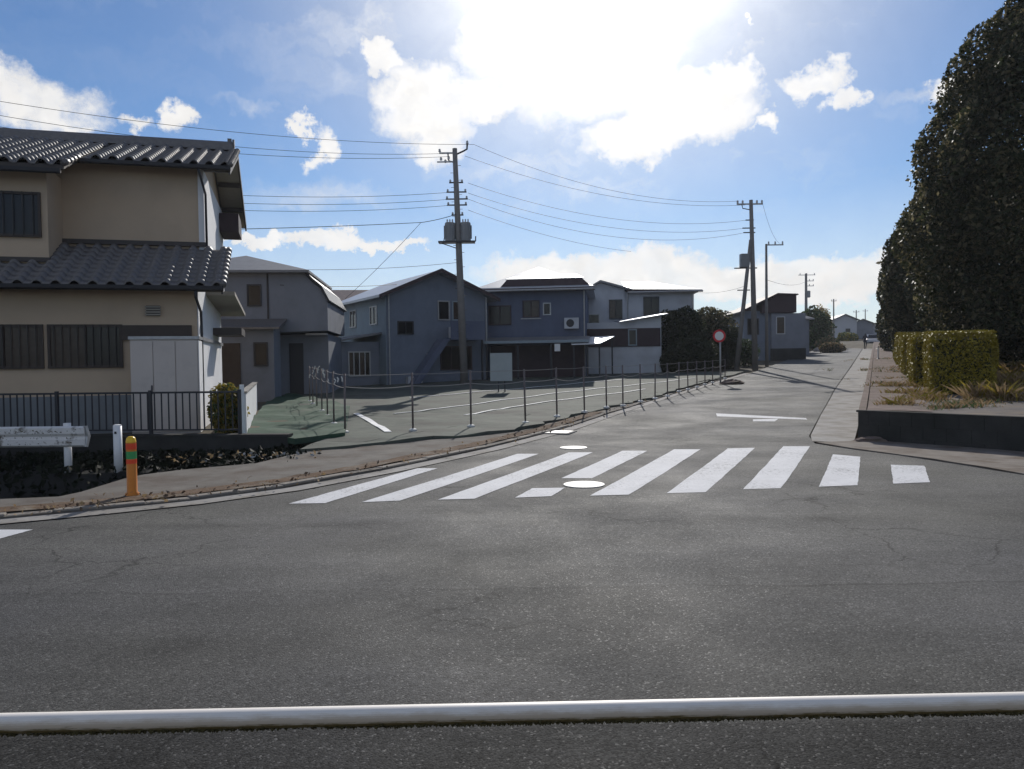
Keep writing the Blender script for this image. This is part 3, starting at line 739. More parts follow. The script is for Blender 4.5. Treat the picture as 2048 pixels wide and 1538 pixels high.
# ------------------------------------------------------------------ cream house on the left
def tile_mesh(w=.37, l=.33):
    xs = [0, .18, .36, .46, .58, .74, .90, 1.0]; zs = [.014, -.008, -.004, .045, .10, .115, .08, .014]
    b = MB()
    for y, dz in ((0, .03), (l, .0)):
        for x, z in zip(xs, zs): b.v.append((x*w, y, z+dz))
    n = len(xs)
    for k in range(n-1): b.f.append((k, k+1, n+k+1, n+k))
    for x, z in zip(xs, zs): b.v.append((x*w, 0, z-.012))
    for k in range(n-1): b.f.append((2*n+k, 2*n+k+1, k+1, k))
    return b
def cream_house():
    O = W(400, 868, 18.5)
    t = thing('cream_house', 'cream two storey house with dark ribbed tile roofs behind the black railing', 'house', (O.x, O.y, 0), R(16))
    XL = -9.0
    # ground storey
    b = MB(); b.box(XL, 0, 0, 6.5, 0, 3.62); b.build('wall', 'cream_stucco', t)
    MB().box(.002, .03, .02, 6.4, 0, 3.6).build('side_wall', 'white_and_sunlit_stucco', t)  # sunlit end of the cream wall, its brightness painted as whiter stucco
    MB().box(XL, -1.4, -.05, -.004, 0, 1.02).build('plinth', 'plinth_grey', t)
    # upper storey and bay
    YU = 1.8; ZT = 6.92
    MB().box(XL, 0, YU, 8.2, 3.9, ZT).build('upper_wall', 'cream_stucco', t)
    MB().box(.002, .03, YU+.02, 8.1, 4.0, ZT-.1).build('upper_side_wall', 'white_and_sunlit_stucco', t)  # upper sunlit end, likewise painted whiter than the cream front
    MB().box(XL, -3.24, .55, YU-.005, 3.9, 6.35).build('bay_wall', 'cream_stucco', t)
    MB().box(-.09, .05, YU-.03, YU+.06, 4.55, ZT-.15).build('corner_trim', 'white_and_sunlit_stucco', t)
    # gable triangle at the right end
    yr = 5.0; zr = 8.10
    b = MB(); b.prism([(XL, YU, ZT), (XL, 8.2, ZT), (XL, yr, zr-.05)], (-XL-.02, 0, 0)); b.build('gable_wall', 'cream_stucco', t)
    SU = (zr-6.75)/(yr-1.3); SL = .50
    eaveU = lambda y: 6.75+SU*(y-1.3)
    eaveL = lambda y: 3.50+SL*(y+.6)
    # roof decks
    def deck(x0, x1, y0, y1, zf, th=.10):
        b = MB(); b.prism([(x0, y0, zf(y0)-th), (x0, y1, zf(y1)-th), (x0, y1, zf(y1)), (x0, y0, zf(y0))], (x1-x0, 0, 0)); return b
    ru = deck(-2.75, .72, 1.3, yr, eaveU).build('roof', 'fascia', t)
    deck(XL, -2.752, .05, yr, eaveU).build('roof', 'fascia', t)
    back = lambda y: zr-SU*(y-yr)
    deck(XL, .72, yr+.002, 9.1, back).build('rear_roof', 'kawara', t)
    rl = deck(XL, .62, -.6, YU-.01, eaveL).build('lower_roof', 'fascia', t)
    # soffits and rafters under the right overhangs
    b = MB(); b.prism([(.035, 1.35, eaveU(1.35)-.13), (.035, yr, zr-.13), (.035, 9.0, back(9.0)-.13), (.035, 9.0, back(9.0)-.105), (.035, yr, zr-.105), (.035, 1.35, eaveU(1.35)-.105)], (.66, 0, 0)); b.build('soffit', 'soffit', t)
    for y in (2.1, 3.5, 5.0, 6.4, 7.8):
        z = (eaveU(y) if y < yr else back(y))-.13
        MB().box(.036, .70, y-.06, y+.06, z-.13, z-.002).build('rafter', 'fascia', t)
    b = MB(); b.prism([(.70, 1.28, eaveU(1.28)-.2), (.70, yr, zr-.2), (.70, 9.1, back(9.1)-.2), (.70, 9.1, back(9.1)+.02), (.70, yr, zr+.02), (.70, 1.28, eaveU(1.28)+.02)], (.045, 0, 0)); b.build('bargeboard', 'fascia', t)
    b = MB(); b.prism([(.035, -.55, eaveL(-.55)-.13), (.035, YU, eaveL(YU)-.13), (.035, YU, eaveL(YU)-.105), (.035, -.55, eaveL(-.55)-.105)], (.56, 0, 0)); b.build('soffit', 'soffit', t)
    for y in (-.3, .6, 1.5): MB().box(.036, .60, y-.05, y+.05, eaveL(y)-.24, eaveL(y)-.132).build('rafter', 'fascia', t)
    b = MB(); b.prism([(.60, -.62, eaveL(-.62)-.16), (.60, YU, eaveL(YU)-.16), (.60, YU, eaveL(YU)+.02), (.60, -.62, eaveL(-.62)+.02)], (.045, 0, 0)); b.build('bargeboard', 'fascia', t)
    # lower rear eave behind the pent roof and side canopy
    deck(-1.0, .75, 1.82, 6.8, lambda y: 3.62-.05*(y-1.8)).build('rear_eave', 'soffit', t)
    MB().box(.04, .80, 3.6, 5.4, 2.55, 2.75).build('side_canopy', 'fascia', t)
    MB().box(.04, .62, 6.6, 8.2, 5.95, 6.55).build('rear_dormer', 'maroon_dark', t)
    # ridge
    b = MB(); b.prism([(XL, yr-.17, zr+.0), (XL, yr-.13, zr+.20), (XL, yr-.07, zr+.27), (XL, yr+.07, zr+.27), (XL, yr+.13, zr+.20), (XL, yr+.17, zr)], (-XL+.60, 0, 0)); b.build('ridge', 'kawara', t)
    MB().lathe([(.0, -.04), (.16, -.03), (.16, .03), (.0, .04)], 12).build('ridge_end', 'kawara', t).matrix_local = Matrix.Translation((.62, yr, zr+.2)) @ Matrix.Rotation(R(90), 4, 'Y')
    MB().box(.45, .57, yr-.05, yr+.05, zr+.27, zr+.37).build('ridge_finial', 'kawara', t)
    # tiles
    tb = tile_mesh(); tm = tb.mesh('tile', 'kawara', True); Wt = .37
    def lay(parent, x0, x1, y0, y1, zf, s, single):
        ang = math.atan(s); cl = .29*math.cos(ang); rows = int((y1-y0)/cl); cols = int((x1-x0)/Wt)
        st = MB(); nst = 0
        for r in range(rows):
            y = y0-.03+r*cl
            for c in range(cols):
                x = x1-(c+1)*Wt
                Mx = Matrix.Translation((x, y, zf(y)+.012)) @ Matrix.Rotation(ang, 4, 'X') @ Matrix.Rotation(random.uniform(-.006, .006), 4, 'Z')
                if single(r, c):
                    o = bpy.data.objects.new('tile', tm); C.objects.link(o); o.parent = parent; o.matrix_local = Mx
                else:
                    i = len(st.v); st.v += [tuple(Mx @ Vector(v)) for v in tb.v]; st.f += [tuple(i+k for k in f) for f in tb.f]; nst += 1
        if nst: tag(st.build('tile_field', 'kawara', parent, smooth=True), kind='stuff')
    lay(rl, XL, .62, -.6, YU-.05, eaveL, SL, lambda r, c: c < 16)
    lay(ru, -2.72, .72, 1.3, yr-.12, eaveU, SU, lambda r, c: True)
    lay(t, XL, -2.72, .05, yr-.12, eaveU, SU, lambda r, c: c < 8 and r < 9)
    # verge tiles: a run of round caps along each right edge and along the stepped edge of the upper roof
    for (x, y0, y1, zf) in ((.64, -.62, YU-.05, eaveL), (.74, 1.27, yr-.1, eaveU), (-2.74, .02, 1.3, eaveU)):
        n = int((y1-y0)/.26)
        for k in range(n):
            a = y0+(y1-y0)*k/n; c = y0+(y1-y0)*(k+1)/n-.012
            MB().tube([(x, a, zf(a)+.06), (x, c, zf(c)+.045)], [.085, .07], 8).build('verge_tile', 'kawara', t, smooth=True)
    # lower head flashing
    MB().box(XL, .1, YU-.10, YU-.004, eaveL(YU)+.06, eaveL(YU)+.17).build('flashing', 'fascia', t)
    MB().box(XL, -3.2, .45, .546, eaveL(.55)+.06, eaveL(.55)+.16).build('flashing', 'fascia', t)
    # gutters and downpipes
    for (x0, x1, y, z) in ((XL, .66, -.68, 3.46), (-2.7, .76, 1.22, 6.69), (XL, -2.8, -.03, 6.13)):
        b = MB(); b.prism([(x0, y-.06, z+.05), (x0, y-.05, z-.03), (x0, y, z-.06), (x0, y+.05, z-.03), (x0, y+.06, z+.05)], (x1-x0, 0, 0)); b.build('gutter', 'dark_metal', t)
    MB().tube([(.05, -.66, 3.42), (.05, -.62, 3.25), (.10, -.1, 2.95), (.10, -.06, 2.7), (.10, -.06, .1)], .032, 8).build('downpipe', 'dark_metal', t, smooth=True)
    MB().tube([(-.02, 1.24, 6.66), (.02, 1.3, 6.5), (.10, 1.70, 6.1), (.10, 1.72, 4.6)], .03, 8).build('downpipe', 'dark_metal', t, smooth=True)
    # windows
    window(t, -5.3, -3.37, 4.70, 5.74, .545, n=2, bars=9, pane='glass')
    window(t, -6.4, -4.9, 1.66, 2.66, -.005, n=2, bars=8, pane=['curtain_glass', 'glass'])
    window(t, -4.85, -3.25, 1.66, 2.66, -.005, n=2, bars=9, pane=['glass', 'curtain_glass'])
    window(t, -3.17, -1.62, 1.66, 2.66, -.005, n=2, bars=9, pane=['curtain_glass', 'glass'])
    MB().box(-1.62, -.12, -.09, -.005, 2.30, 2.64).build('shutter_box', 'brown_frame', t)
    # vent
    v = MB().box(-1.10, -.80, -.05, -.004, 2.86, 3.10).build('vent', 'bronze_bar', t)
    for k in range(4): MB().box(-1.12, -.78, -.09, -.052, 2.87+k*.06, 2.905+k*.06).build('louvre', 'soffit', v)
    MB().box(.034, .09, .1, 6.3, 2.30, 2.38).build('side_band', 'galv', t)
    # storage shed in front
    s = thing('storage_shed', 'pale metal storage shed standing against the cream house corner', 'shed', t.matrix_basis @ Vector((0, 0, 0)), R(16))
    s.location = (O.x, O.y, 0)
    MB().box(-1.32, .09, -.86, -.10, .1, 2.28).build('body', 'shed_panel', s)
    MB().box(-1.35, .13, -.90, -.10, 2.282, 2.35).build('roof', 'galv', s)
    for k in range(3):
        x = -1.31+k*.466; MB().box(x, x+.456, -.895, -.862, .2, 2.24).build('door_panel', 'shed_panel', s, bevel=.008)
    MB().box(-.90, -.87, -.915, -.897, 1.05, 1.25).build('handle', 'dark_metal', s)
    MB().box(.092, .11, -.84, -.12, .15, 2.25).build('side_panel', 'white_and_sunlit_stucco', s)  # shed's sunlit side, painted whiter than its front panels
    return t
cream_house()
# boundary wall and pipe beside the house
a = W(488, 868, 17.0); b = W(511, 800, 27)
t = thing('boundary_wall', 'narrow white boundary wall running back beside the cream house', 'wall', (a.x, a.y, 0), math.atan2(b.y-a.y, b.x-a.x))
L = math.hypot(b.x-a.x, b.y-a.y)
MB().box(0, L, -.06, .06, .0, 1.05).build('wall', 'white_and_sunlit_stucco', t)
MB().box(-.02, L, -.08, .08, 1.052, 1.10).build('coping', 'concrete', t)
MB().tube([(-.1, .02, 0), (-.1, .02, 1.25)], .05, 10).build('post', 'white_plain', t)

# ------------------------------------------------------------------ leaves
def leaf_mesh(name, pts, nrm, size, m, jitter=.8, aspect=.55):
    n = len(pts); pts = np.asarray(pts)
    d = rng.normal(size=(n, 3)); d /= np.linalg.norm(d, axis=1)[:, None]
    nn = nrm*(1-jitter)+d*jitter; nn /= np.linalg.norm(nn, axis=1)[:, None]
    r = rng.normal(size=(n, 3)); a = np.cross(nn, r); a /= np.linalg.norm(a, axis=1)[:, None]; b = np.cross(nn, a)
    s = size*rng.uniform(.6, 1.4, n)[:, None]
    bend = nn*s*.25
    v = np.stack([pts-a*s, pts-b*s*aspect+bend*.3, pts+a*s-bend, pts+b*s*aspect+bend*.3], 1).reshape(-1, 3)
    me = bpy.data.meshes.new(name); me.vertices.add(4*n); me.vertices.foreach_set('co', v.astype(np.float32).ravel())
    me.loops.add(4*n); me.loops.foreach_set('vertex_index', np.arange(4*n, dtype=np.int32))
    me.polygons.add(n); me.polygons.foreach_set('loop_start', np.arange(0, 4*n, 4, dtype=np.int32)); me.polygons.foreach_set('loop_total', np.full(n, 4, dtype=np.int32))
    me.materials.append(MATS[m[0] if isinstance(m, (list, tuple)) else m])
    if isinstance(m, (list, tuple)):
        for k in m[1:]: me.materials.append(MATS[k])
        me.polygons.foreach_set('material_index', rng.integers(0, len(m), n).astype(np.int32))
    me.update(calc_edges=True); return me
def crown_points(n, rx, ry, rz, cz, lobes=40, shell=.35, flat=0.0, seed=0, taper=0.0, sprig=False):
    g = np.random.default_rng(seed)
    lc = g.normal(size=(lobes, 3)); lc /= np.linalg.norm(lc, axis=1)[:, None]
    amp = g.uniform(-.02, .26, lobes)
    lc2 = g.normal(size=(14, 3)); lc2 /= np.linalg.norm(lc2, axis=1)[:, None]; amp2 = g.uniform(-.10, .14, 14)
    d = g.normal(size=(n, 3)); d /= np.linalg.norm(d, axis=1)[:, None]
    dots = d @ lc.T
    bump = 1+np.max(np.exp((dots-1)*30)*amp[None, :], axis=1)+np.sum(np.exp(((d @ lc2.T)-1)*9)*amp2[None, :], axis=1)
    rad = bump*(1-shell*g.random(n)**1.6)
    p = d*rad[:, None]*np.array([rx, ry, rz]); 
    if flat: p[:, 2] = np.where(p[:, 2] < 0, p[:, 2]*flat, p[:, 2])
    if taper: p[:, :2] *= (1-taper*np.clip(p[:, 2]/rz, -.25, 1.1))[:, None]
    if sprig:
        k = int(n*.05); sd = g.integers(0, n, 260); pick = sd[g.integers(0, 260, k)]
        p[:k] = p[pick]*(1+.10*g.random(k)[:, None])+g.normal(0, .10, (k, 3))
    p[:, 2] += cz
    nr = d/np.array([rx, ry, rz]); nr /= np.linalg.norm(nr, axis=1)[:, None]
    return p, nr
def tree(name, label, x, y, z, rx, ry, rz, cz, n, size, leaves, seed, trunk_r=.22, group=None, lobes=60, shell=.35, cat='tree'):
    t = thing(name, label, cat, (x, y, z), 0, group)
    g = random.Random(seed); tr = MB(); top = cz+rz*.55
    tr.tube([(0, 0, -.3), (.05, 0, cz*.5), (g.uniform(-.2, .2), g.uniform(-.2, .2), top)], [trunk_r*1.3, trunk_r, trunk_r*.3], 8)
    for k in range(7):
        th = k*2.4+g.random(); h = cz*.35+(top-cz*.35)*k/7; l = min(rx, ry)*g.uniform(.55, .8)
        tr.tube([(0, 0, h), (math.cos(th)*l*.5, math.sin(th)*l*.5, h+l*.25), (math.cos(th)*l, math.sin(th)*l, h+l*.4)], [trunk_r*.45, trunk_r*.28, trunk_r*.1], 5)
    tr.build('trunk', 'bark', t, smooth=True)
    p, nr = crown_points(n, rx, ry, rz, cz, lobes, shell, seed=seed, taper=.26, sprig=True)
    kp = p[:, 2] > .05; p = p[kp]; nr = nr[kp]
    o = bpy.data.objects.new('crown', leaf_mesh('crown', p, nr, size, leaves, .75)); C.objects.link(o); o.parent = t
    return t
def bush(name, label, x, y, z, rx, ry, rz, n, size, leaves, seed, cat='bush', group=None, shell=.7, lobes=24):
    t = thing(name, label, cat, (x, y, z), 0, group)
    s = MB()
    g = random.Random(seed)
    for k in range(6):
        th = k*1.05+g.random(); s.tube([(0, 0, -.05), (math.cos(th)*rx*.4, math.sin(th)*ry*.4, rz*1.0)], [.03, .01], 5)
    s.build('stem', 'bark', t)
    p, nr = crown_points(n, rx, ry, rz, rz*.95, lobes, shell, seed=seed)
    k = p[:, 2] > .02; p, nr = p[k], nr[k]
    o = bpy.data.objects.new('foliage', leaf_mesh('foliage', p, nr, size, leaves, .85)); C.objects.link(o); o.parent = t
    return t

TG = 'row of tall dark evergreen trees along the raised bed'
def T(px, Y): 
    X = (px-1024)/FPX*Y; return X, Y, bed_z(X, Y)
for px, Y, rx, rz, cz, n, sz, seed, lab in (
    (2134, 25.5, 4.3, 5.75, 6.7, 130000, .085, 3, 'tallest dark evergreen tree rising behind the clipped hedge, nearest the camera'),
    (1862, 40, 2.25, 4.0, 4.2, 34000, .11, 4, 'second dark evergreen tree along the bed, lower than the nearest one'),
    (1812, 58, 1.75, 2.5, 2.3, 9000, .15, 5, 'third dark evergreen tree along the bed, low and close to the road'),
    (2010, 36, 3.4, 4.6, 4.6, 40000, .12, 6, 'dark evergreen tree in the gap behind the nearest tall one')):
    x, y, z = T(px, Y)
    tree('evergreen_tree', lab, x, y, z, rx, rx, rz, cz, n, sz, ['leaf_dark', 'leaf_dark', 'leaf_dark_warm'], seed, .25, TG, lobes=110, shell=.3)

# clipped hedge blocks
def hedge(label, corner, length, width, h0, n, size, group):
    ang = math.atan2(DY, DX)-math.pi/2
    t = thing('clipped_hedge', label, 'hedge', corner, ang, group)
    rise = .035
    b = MB(); m_ = .10
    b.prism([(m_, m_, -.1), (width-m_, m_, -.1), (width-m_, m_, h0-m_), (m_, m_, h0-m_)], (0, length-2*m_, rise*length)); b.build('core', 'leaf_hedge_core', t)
    A = [length*h0, length*h0, width*h0, width*h0, width*length]; tot = sum(A); P = []; Q = []
    for k, a in enumerate(A):
        c = int(n*a/tot); u = rng.random(c); v = rng.random(c); dpt = np.abs(rng.normal(0, .05, c))-.03
        wob = .04*np.sin(u*length*3+k)*np.sin(v*7)
        if k < 2: p = np.stack([dpt+wob if k == 0 else width-dpt-wob, u*length, v*h0], 1); q = np.tile([(-1, 0, 0), (1, 0, 0)][k], (c, 1))
        elif k < 4: p = np.stack([u*width, dpt+wob if k == 2 else length-dpt-wob, v*h0], 1); q = np.tile([(0, -1, 0), (0, 1, 0)][k-2], (c, 1))
        else: p = np.stack([u*width, v*length, h0-dpt+.03+.05*rng.random(c)], 1); q = np.tile((0, 0, 1), (c, 1))
        P.append(p); Q.append(q)
    P = np.concatenate(P); Q = np.concatenate(Q).astype(float); P[:, 2] += P[:, 1]*rise
    o = bpy.data.objects.new('foliage', leaf_mesh('foliage', P, Q, size, 'leaf_hedge', .6)); C.objects.link(o); o.parent = t
hc = G(1862, 789, 0, bed_z)
hgroup = 'clipped golden hedges along the bed'
hedge('nearest clipped golden hedge block with its dark end facing the camera', (hc.x, hc.y, bed_z(hc.x, hc.y)), 3.2, 1.45, 1.52, 26000, .035, hgroup)
for k, (d0, ln, lat, lab) in enumerate(((4.1, 4.5, -.25, 'second clipped golden hedge block, just beyond the nearest one'), (9.6, 7, -.35, 'third clipped golden hedge block, beyond the second one'), (17.6, 9, -.4, 'farthest clipped golden hedge block along the raised bed'))):
    c = along((hc.x, hc.y), d0, lat); hedge(lab, (c[0], c[1], bed_z(*c)), ln, 1.4, 1.45, 14000, .05, hgroup)

# weeds on the bed
def weeds(label, pts, n, size, m, h, name='weed_clump'):
    P = []; Hs = []
    for (x, y, r) in pts:
        c = int(n/len(pts)); cl = rng.normal(0, .6, (30, 2))*r; k = rng.integers(0, 30, c)
        xx = x+cl[k, 0]+rng.normal(0, .10, c); yy = y+cl[k, 1]+rng.normal(0, .10, c); hh = (.3+.7*rng.random(30)**2)[k]*h
        P.append(np.stack([xx, yy, np.array([bed_z(a, b_) for a, b_ in zip(xx, yy)])-.01], 1)); Hs.append(hh*(.5+.5*rng.random(c)))
    P = np.concatenate(P); Hs = np.concatenate(Hs)[:, None]; n = len(P)
    lean = rng.normal(0, .42, (n, 3)); lean[:, 2] = 1; lean *= Hs
    w = rng.normal(size=(n, 3)); w[:, 2] = 0; w *= (size*.12/np.linalg.norm(w, axis=1))[:, None]
    bend = lean*np.array([.5, .5, -.12])
    v = np.stack([P-w, P+w, P+lean*.6+w*1.3, P+lean+bend*.6], 1).reshape(-1, 3)
    me = bpy.data.meshes.new(name); me.from_pydata(v.tolist(), [], [(4*i, 4*i+1, 4*i+2, 4*i+3) for i in range(n)])
    for k in m: me.materials.append(MATS[k])
    me.polygons.foreach_set('material_index', rng.integers(0, len(m), n).astype(np.int32)); me.update()
    o = bpy.data.objects.new(name, me); C.objects.link(o); tag(o, label, 'weeds', kind='stuff')
bp_ = lambda px, py: G2(px, py, 0, bed_z)
weeds('pale dry weeds in front of the nearest hedge block', [(*bp_(1840, 800), .45), (*bp_(1815, 790), .45), (*bp_(1862, 797), .3), (*bp_(1800, 812), .3), (*bp_(1790, 775), .5)], 2600, .10, ['leaf_dry', 'leaf_hedge', 'leaf_dry'], .30, 'dry_weeds')
weeds('brown dry weeds at the right edge of the bed', [(*bp_(2000, 775), .6), (*bp_(2030, 765), .8), (*bp_(2080, 775), .9), (*bp_(1990, 800), .3), (*bp_(2050, 750), 1.0), (*bp_(2020, 740), .9)], 5200, .11, ['leaf_dry', 'leaf_dry', 'leaf_yellow'], .6, 'dry_weeds')
weeds('low mixed weeds scattered over the bed soil by the hedge', [(*bp_(1790, 770), .8), (*bp_(1775, 740), 1.0), (*bp_(1810, 745), .9), (*bp_(1775, 720), 1.5), (*bp_(1900, 815), .5), (*bp_(1950, 808), .5), (*bp_(1800, 760), .8)], 3000, .08, ['leaf_dry', 'leaf_green', 'leaf_dry'], .22, 'low_weeds')
p = W(455, 868, 17.4)
bush('yellow_shrub', 'yellow leaved shrub at the corner of the cream house', p.x, p.y, .1, .38, .45, .62, 2600, .05, ['leaf_yellow', 'leaf_green', 'leaf_yellow'], 21)

# ------------------------------------------------------------------ houses behind the car park
def place(px, Y): return ((px-1024)/FPX*Y, Y)
def zpx(px, py, Y): return W(px, py, Y).z
def grey_house():
    X, Y = place(450, 33); z = H(X, Y)
    t = thing('grey_house', 'grey two storey house with rounded shoulder behind the cream house', 'house', (X, Y, 0), R(6))
    w = 4.5; ze = zpx(540, 546, 33)
    MB().box(-2.5, 1.9, 0, 7, z-.2, ze).build('wall', 'grey_siding', t)
    # shoulder block whose roof curves down to the right
    zz = zpx(640, 600, 33); z2 = zpx(655, 660, 33)
    MB().prism([(1.902, -.02, zpx(600, 664, 33)), (4.35, -.02, z2), (4.35, -.02, zz), (4.05, -.02, zz+.55), (3.7, -.02, ze-.35), (3.4, -.02, ze), (1.902, -.02, ze)], (0, 6.5, 0)).build('shoulder_wall', 'grey_siding', t)
    pts = [(4.40, zz-.05), (4.08, zz+.58), (3.73, ze-.30), (3.4, ze+.04)]
    for (a, c) in zip(pts, pts[1:]):
        MB().prism([(a[0], -.2, a[1]), (c[0], -.2, c[1]), (c[0], 6.7, c[1]), (a[0], 6.7, a[1])], (.06, 0, .06)).build('shoulder_roof', 'dark_metal', t)
    MB().box(1.902, 4.2, 1.2, 6.3, z-.2, zpx(600, 666, 33)-.004).build('lower_wall', 'grey_siding', t)
    hip(t, -2.5, 3.2, 0, 7, ze+.005, 1.05, 'slate_roof', .45)
    MB().box(1.83, 1.90, -.06, -.004, z, ze).build('downpipe', 'dark_metal', t)
    window(t, 1.0, 1.6, zpx(510, 612, 33), zpx(510, 568, 33), -.004, frame='dark_metal', n=1)
    # entrance wing
    lx0, lx1 = .1, 2.35; zw = zpx(520, 655, 32)
    MB().box(lx0, lx1, -1.5, -.07, z-.2, zw).build('wing_wall', 'grey_siding', t)
    pent(t, lx0-.3, lx1+.3, -1.9, -.08, zw-.02, zw+.42, 'kawara', name='wing_roof')
    window(t, 1.55, 2.12, zpx(530, 732, 31.5), zpx(530, 684, 31.5), -1.504, frame='dark_metal', n=1)
    MB().box(.3, 1.02, -1.56, -1.504, z, zpx(480, 686, 31.5)).build('door', 'brown_frame', t)
    MB().box(2.5, 3.1, 1.13, 1.196, z, zpx(570, 685, 33)).build('door', 'dark_metal', t)
    MB().box(3.3, 4.2, .6, 1.1, zpx(630, 664, 33)-.08, zpx(630, 664, 33)-.01).build('canopy', 'metal_roof', t)
    return t
grey_house()
def tan_house():
    X, Y = place(640, 47)
    t = thing('tan_house', 'small cream house with brown tile roof in the gap between houses', 'house', (X, Y, 0), R(8))
    z = H(X, Y); ze = zpx(680, 622, 47)
    MB().box(0, 3.2, 0, 6, z-.3, ze).build('wall', 'cream_stucco', t)
    gable(t, 0, 3.2, 0, 6, ze+.01, ze+1.45, 'kawara_brown', .4, 'x')
    window(t, .75, 1.45, zpx(660, 735, 47)+.2, zpx(660, 695, 47), -.004, frame='dark_metal', n=1)
    MB().box(-.2, 2.2, -1.4, -.1, z-.2, zpx(660, 700, 46)-1.2).build('porch', 'cream_stucco', t)
tan_house()
def blue_house():
    X, Y = place(775, 40); z = H(X, Y)-.2
    t = thing('blue_house', 'blue grey gabled house behind the nearest utility pole', 'house', (X, Y, 0), R(30))
    w = 5.9; d = 8.0; ze = zpx(775, 588, 40); zr = zpx(890, 546, 41.5)
    fittings(t, 0, [('ac', 1.0, z+.1), ('pipe', .12, z, ze), ('pipe', w-.1, z, ze), ('meter', 2.2, z+1.5), ('ac', 3.5, z+2.72)])
    gable_wall(t, 0, w, 0, d, z, ze, zr, 'blue_siding')
    MB().box(-.03, -.002, .02, d-.05, z, ze-.02).build('side_wall', 'light_and_lit_blue_siding', t)  # left wall's lit look painted in as a lighter blue siding
    gable(t, 0, w, 0, d, ze+.02, zr+.02, 'metal_roof', .55, 'y', .13, .5)
    b = MB(); 
    for s in (0, 1): b.prism([(-.55+s*(w+1.1), -.53, ze-.27), (w/2, -.53, zr-.0), (w/2, -.53, zr+.2), (-.55+s*(w+1.1), -.53, ze-.07)], (0, .025, 0))
    b.build('bargeboard', 'maroon_dark', t)
    window(t, 2.9, 3.6, ze-1.3, ze-.25, -.004, frame='galv', pane='glass', n=1)
    window(t, 3.75, 4.4, ze-1.3, ze-.25, -.004, frame='light_and_lit_blue_siding', pane='curtain_glass', n=1)
    window(t, 3.0, 4.9, z+1.0, z+2.3, -.004, frame='maroon_dark', pane='glass', n=3)
    window(t, .6, 1.5, z+2.9, z+3.6, -.004, frame='dark_metal', pane='glass', n=2)
    # balcony / stair
    MB().prism([(3.2, -1.0, z+2.7), (5.2, -1.0, z+2.7), (5.2, -1.0, z+3.6), (3.2, -1.0, z+3.6)], (0, .06, 0)).build('balcony_panel', 'dark_siding', t)
    MB().box(3.2, 5.2, -1.0, -.01, z+2.6, z+2.695).build('balcony_floor', 'dark_siding', t)
    MB().prism([(.8, -.9, z), (1.2, -.9, z), (3.2, -.9, z+2.65), (2.8, -.9, z+2.65)], (0, .8, 0)).build('stair', 'dark_siding', t)
    for x in (5.0,): MB().box(x, x+.08, -1.0, -.92, z, z+2.6).build('post', 'dark_metal', t)
    # side windows and annex on the left
    for y0 in (1.2, 4.6): window(t, y0, y0+1.1, ze-1.5, ze-.5, -.03, frame='galv', pane='glass', n=2, axis='-x')
    MB().box(-2.1, -.04, 1.0, 5.2, z, z+2.55).build('annex_wall', 'grey_siding', t)
    b = MB(); b.prism([(-2.5, .6, z+2.5), (-.04, .6, z+2.95), (-.04, 5.5, z+2.95), (-2.5, 5.5, z+2.5)], (0, 0, .09)); b.build('annex_roof', 'slate_roof', t)
    window(t, -1.75, -.55, z+.75, z+2.05, .996, frame='galv', pane=['curtain_glass', 'glass'], n=4)
def fittings(t, y, items):
    for kind, x, z, *rest in items:
        if kind == 'ac':
            a = MB().box(x, x+.8, y-.36, y-.06, z, z+.6).build('air_conditioner', 'pale_siding', t); MB().lathe([(.22, 0), (.22, .01)], 14).build('fan_grille', 'dark_metal', a).matrix_local = Matrix.Translation((x+.33, y-.362, z+.3)) @ Matrix.Rotation(R(90), 4, 'X')
        elif kind == 'pipe': MB().tube([(x, y-.07, z), (x, y-.07, rest[0])], .04, 8).build('downpipe', 'galv', t)
        elif kind == 'meter': MB().box(x, x+.25, y-.14, y-.01, z, z+.4).build('meter_box', 'galv', t)
        elif kind == 'sill': MB().box(x, x+rest[0], y-.12, y-.08, z-.05, z).build('sill', 'galv', t)
        elif kind == 'gutter': MB().tube([(x, y, z), (x+rest[0], y, z)], .06, 8).build('gutter', 'galv', t)
blue_house()
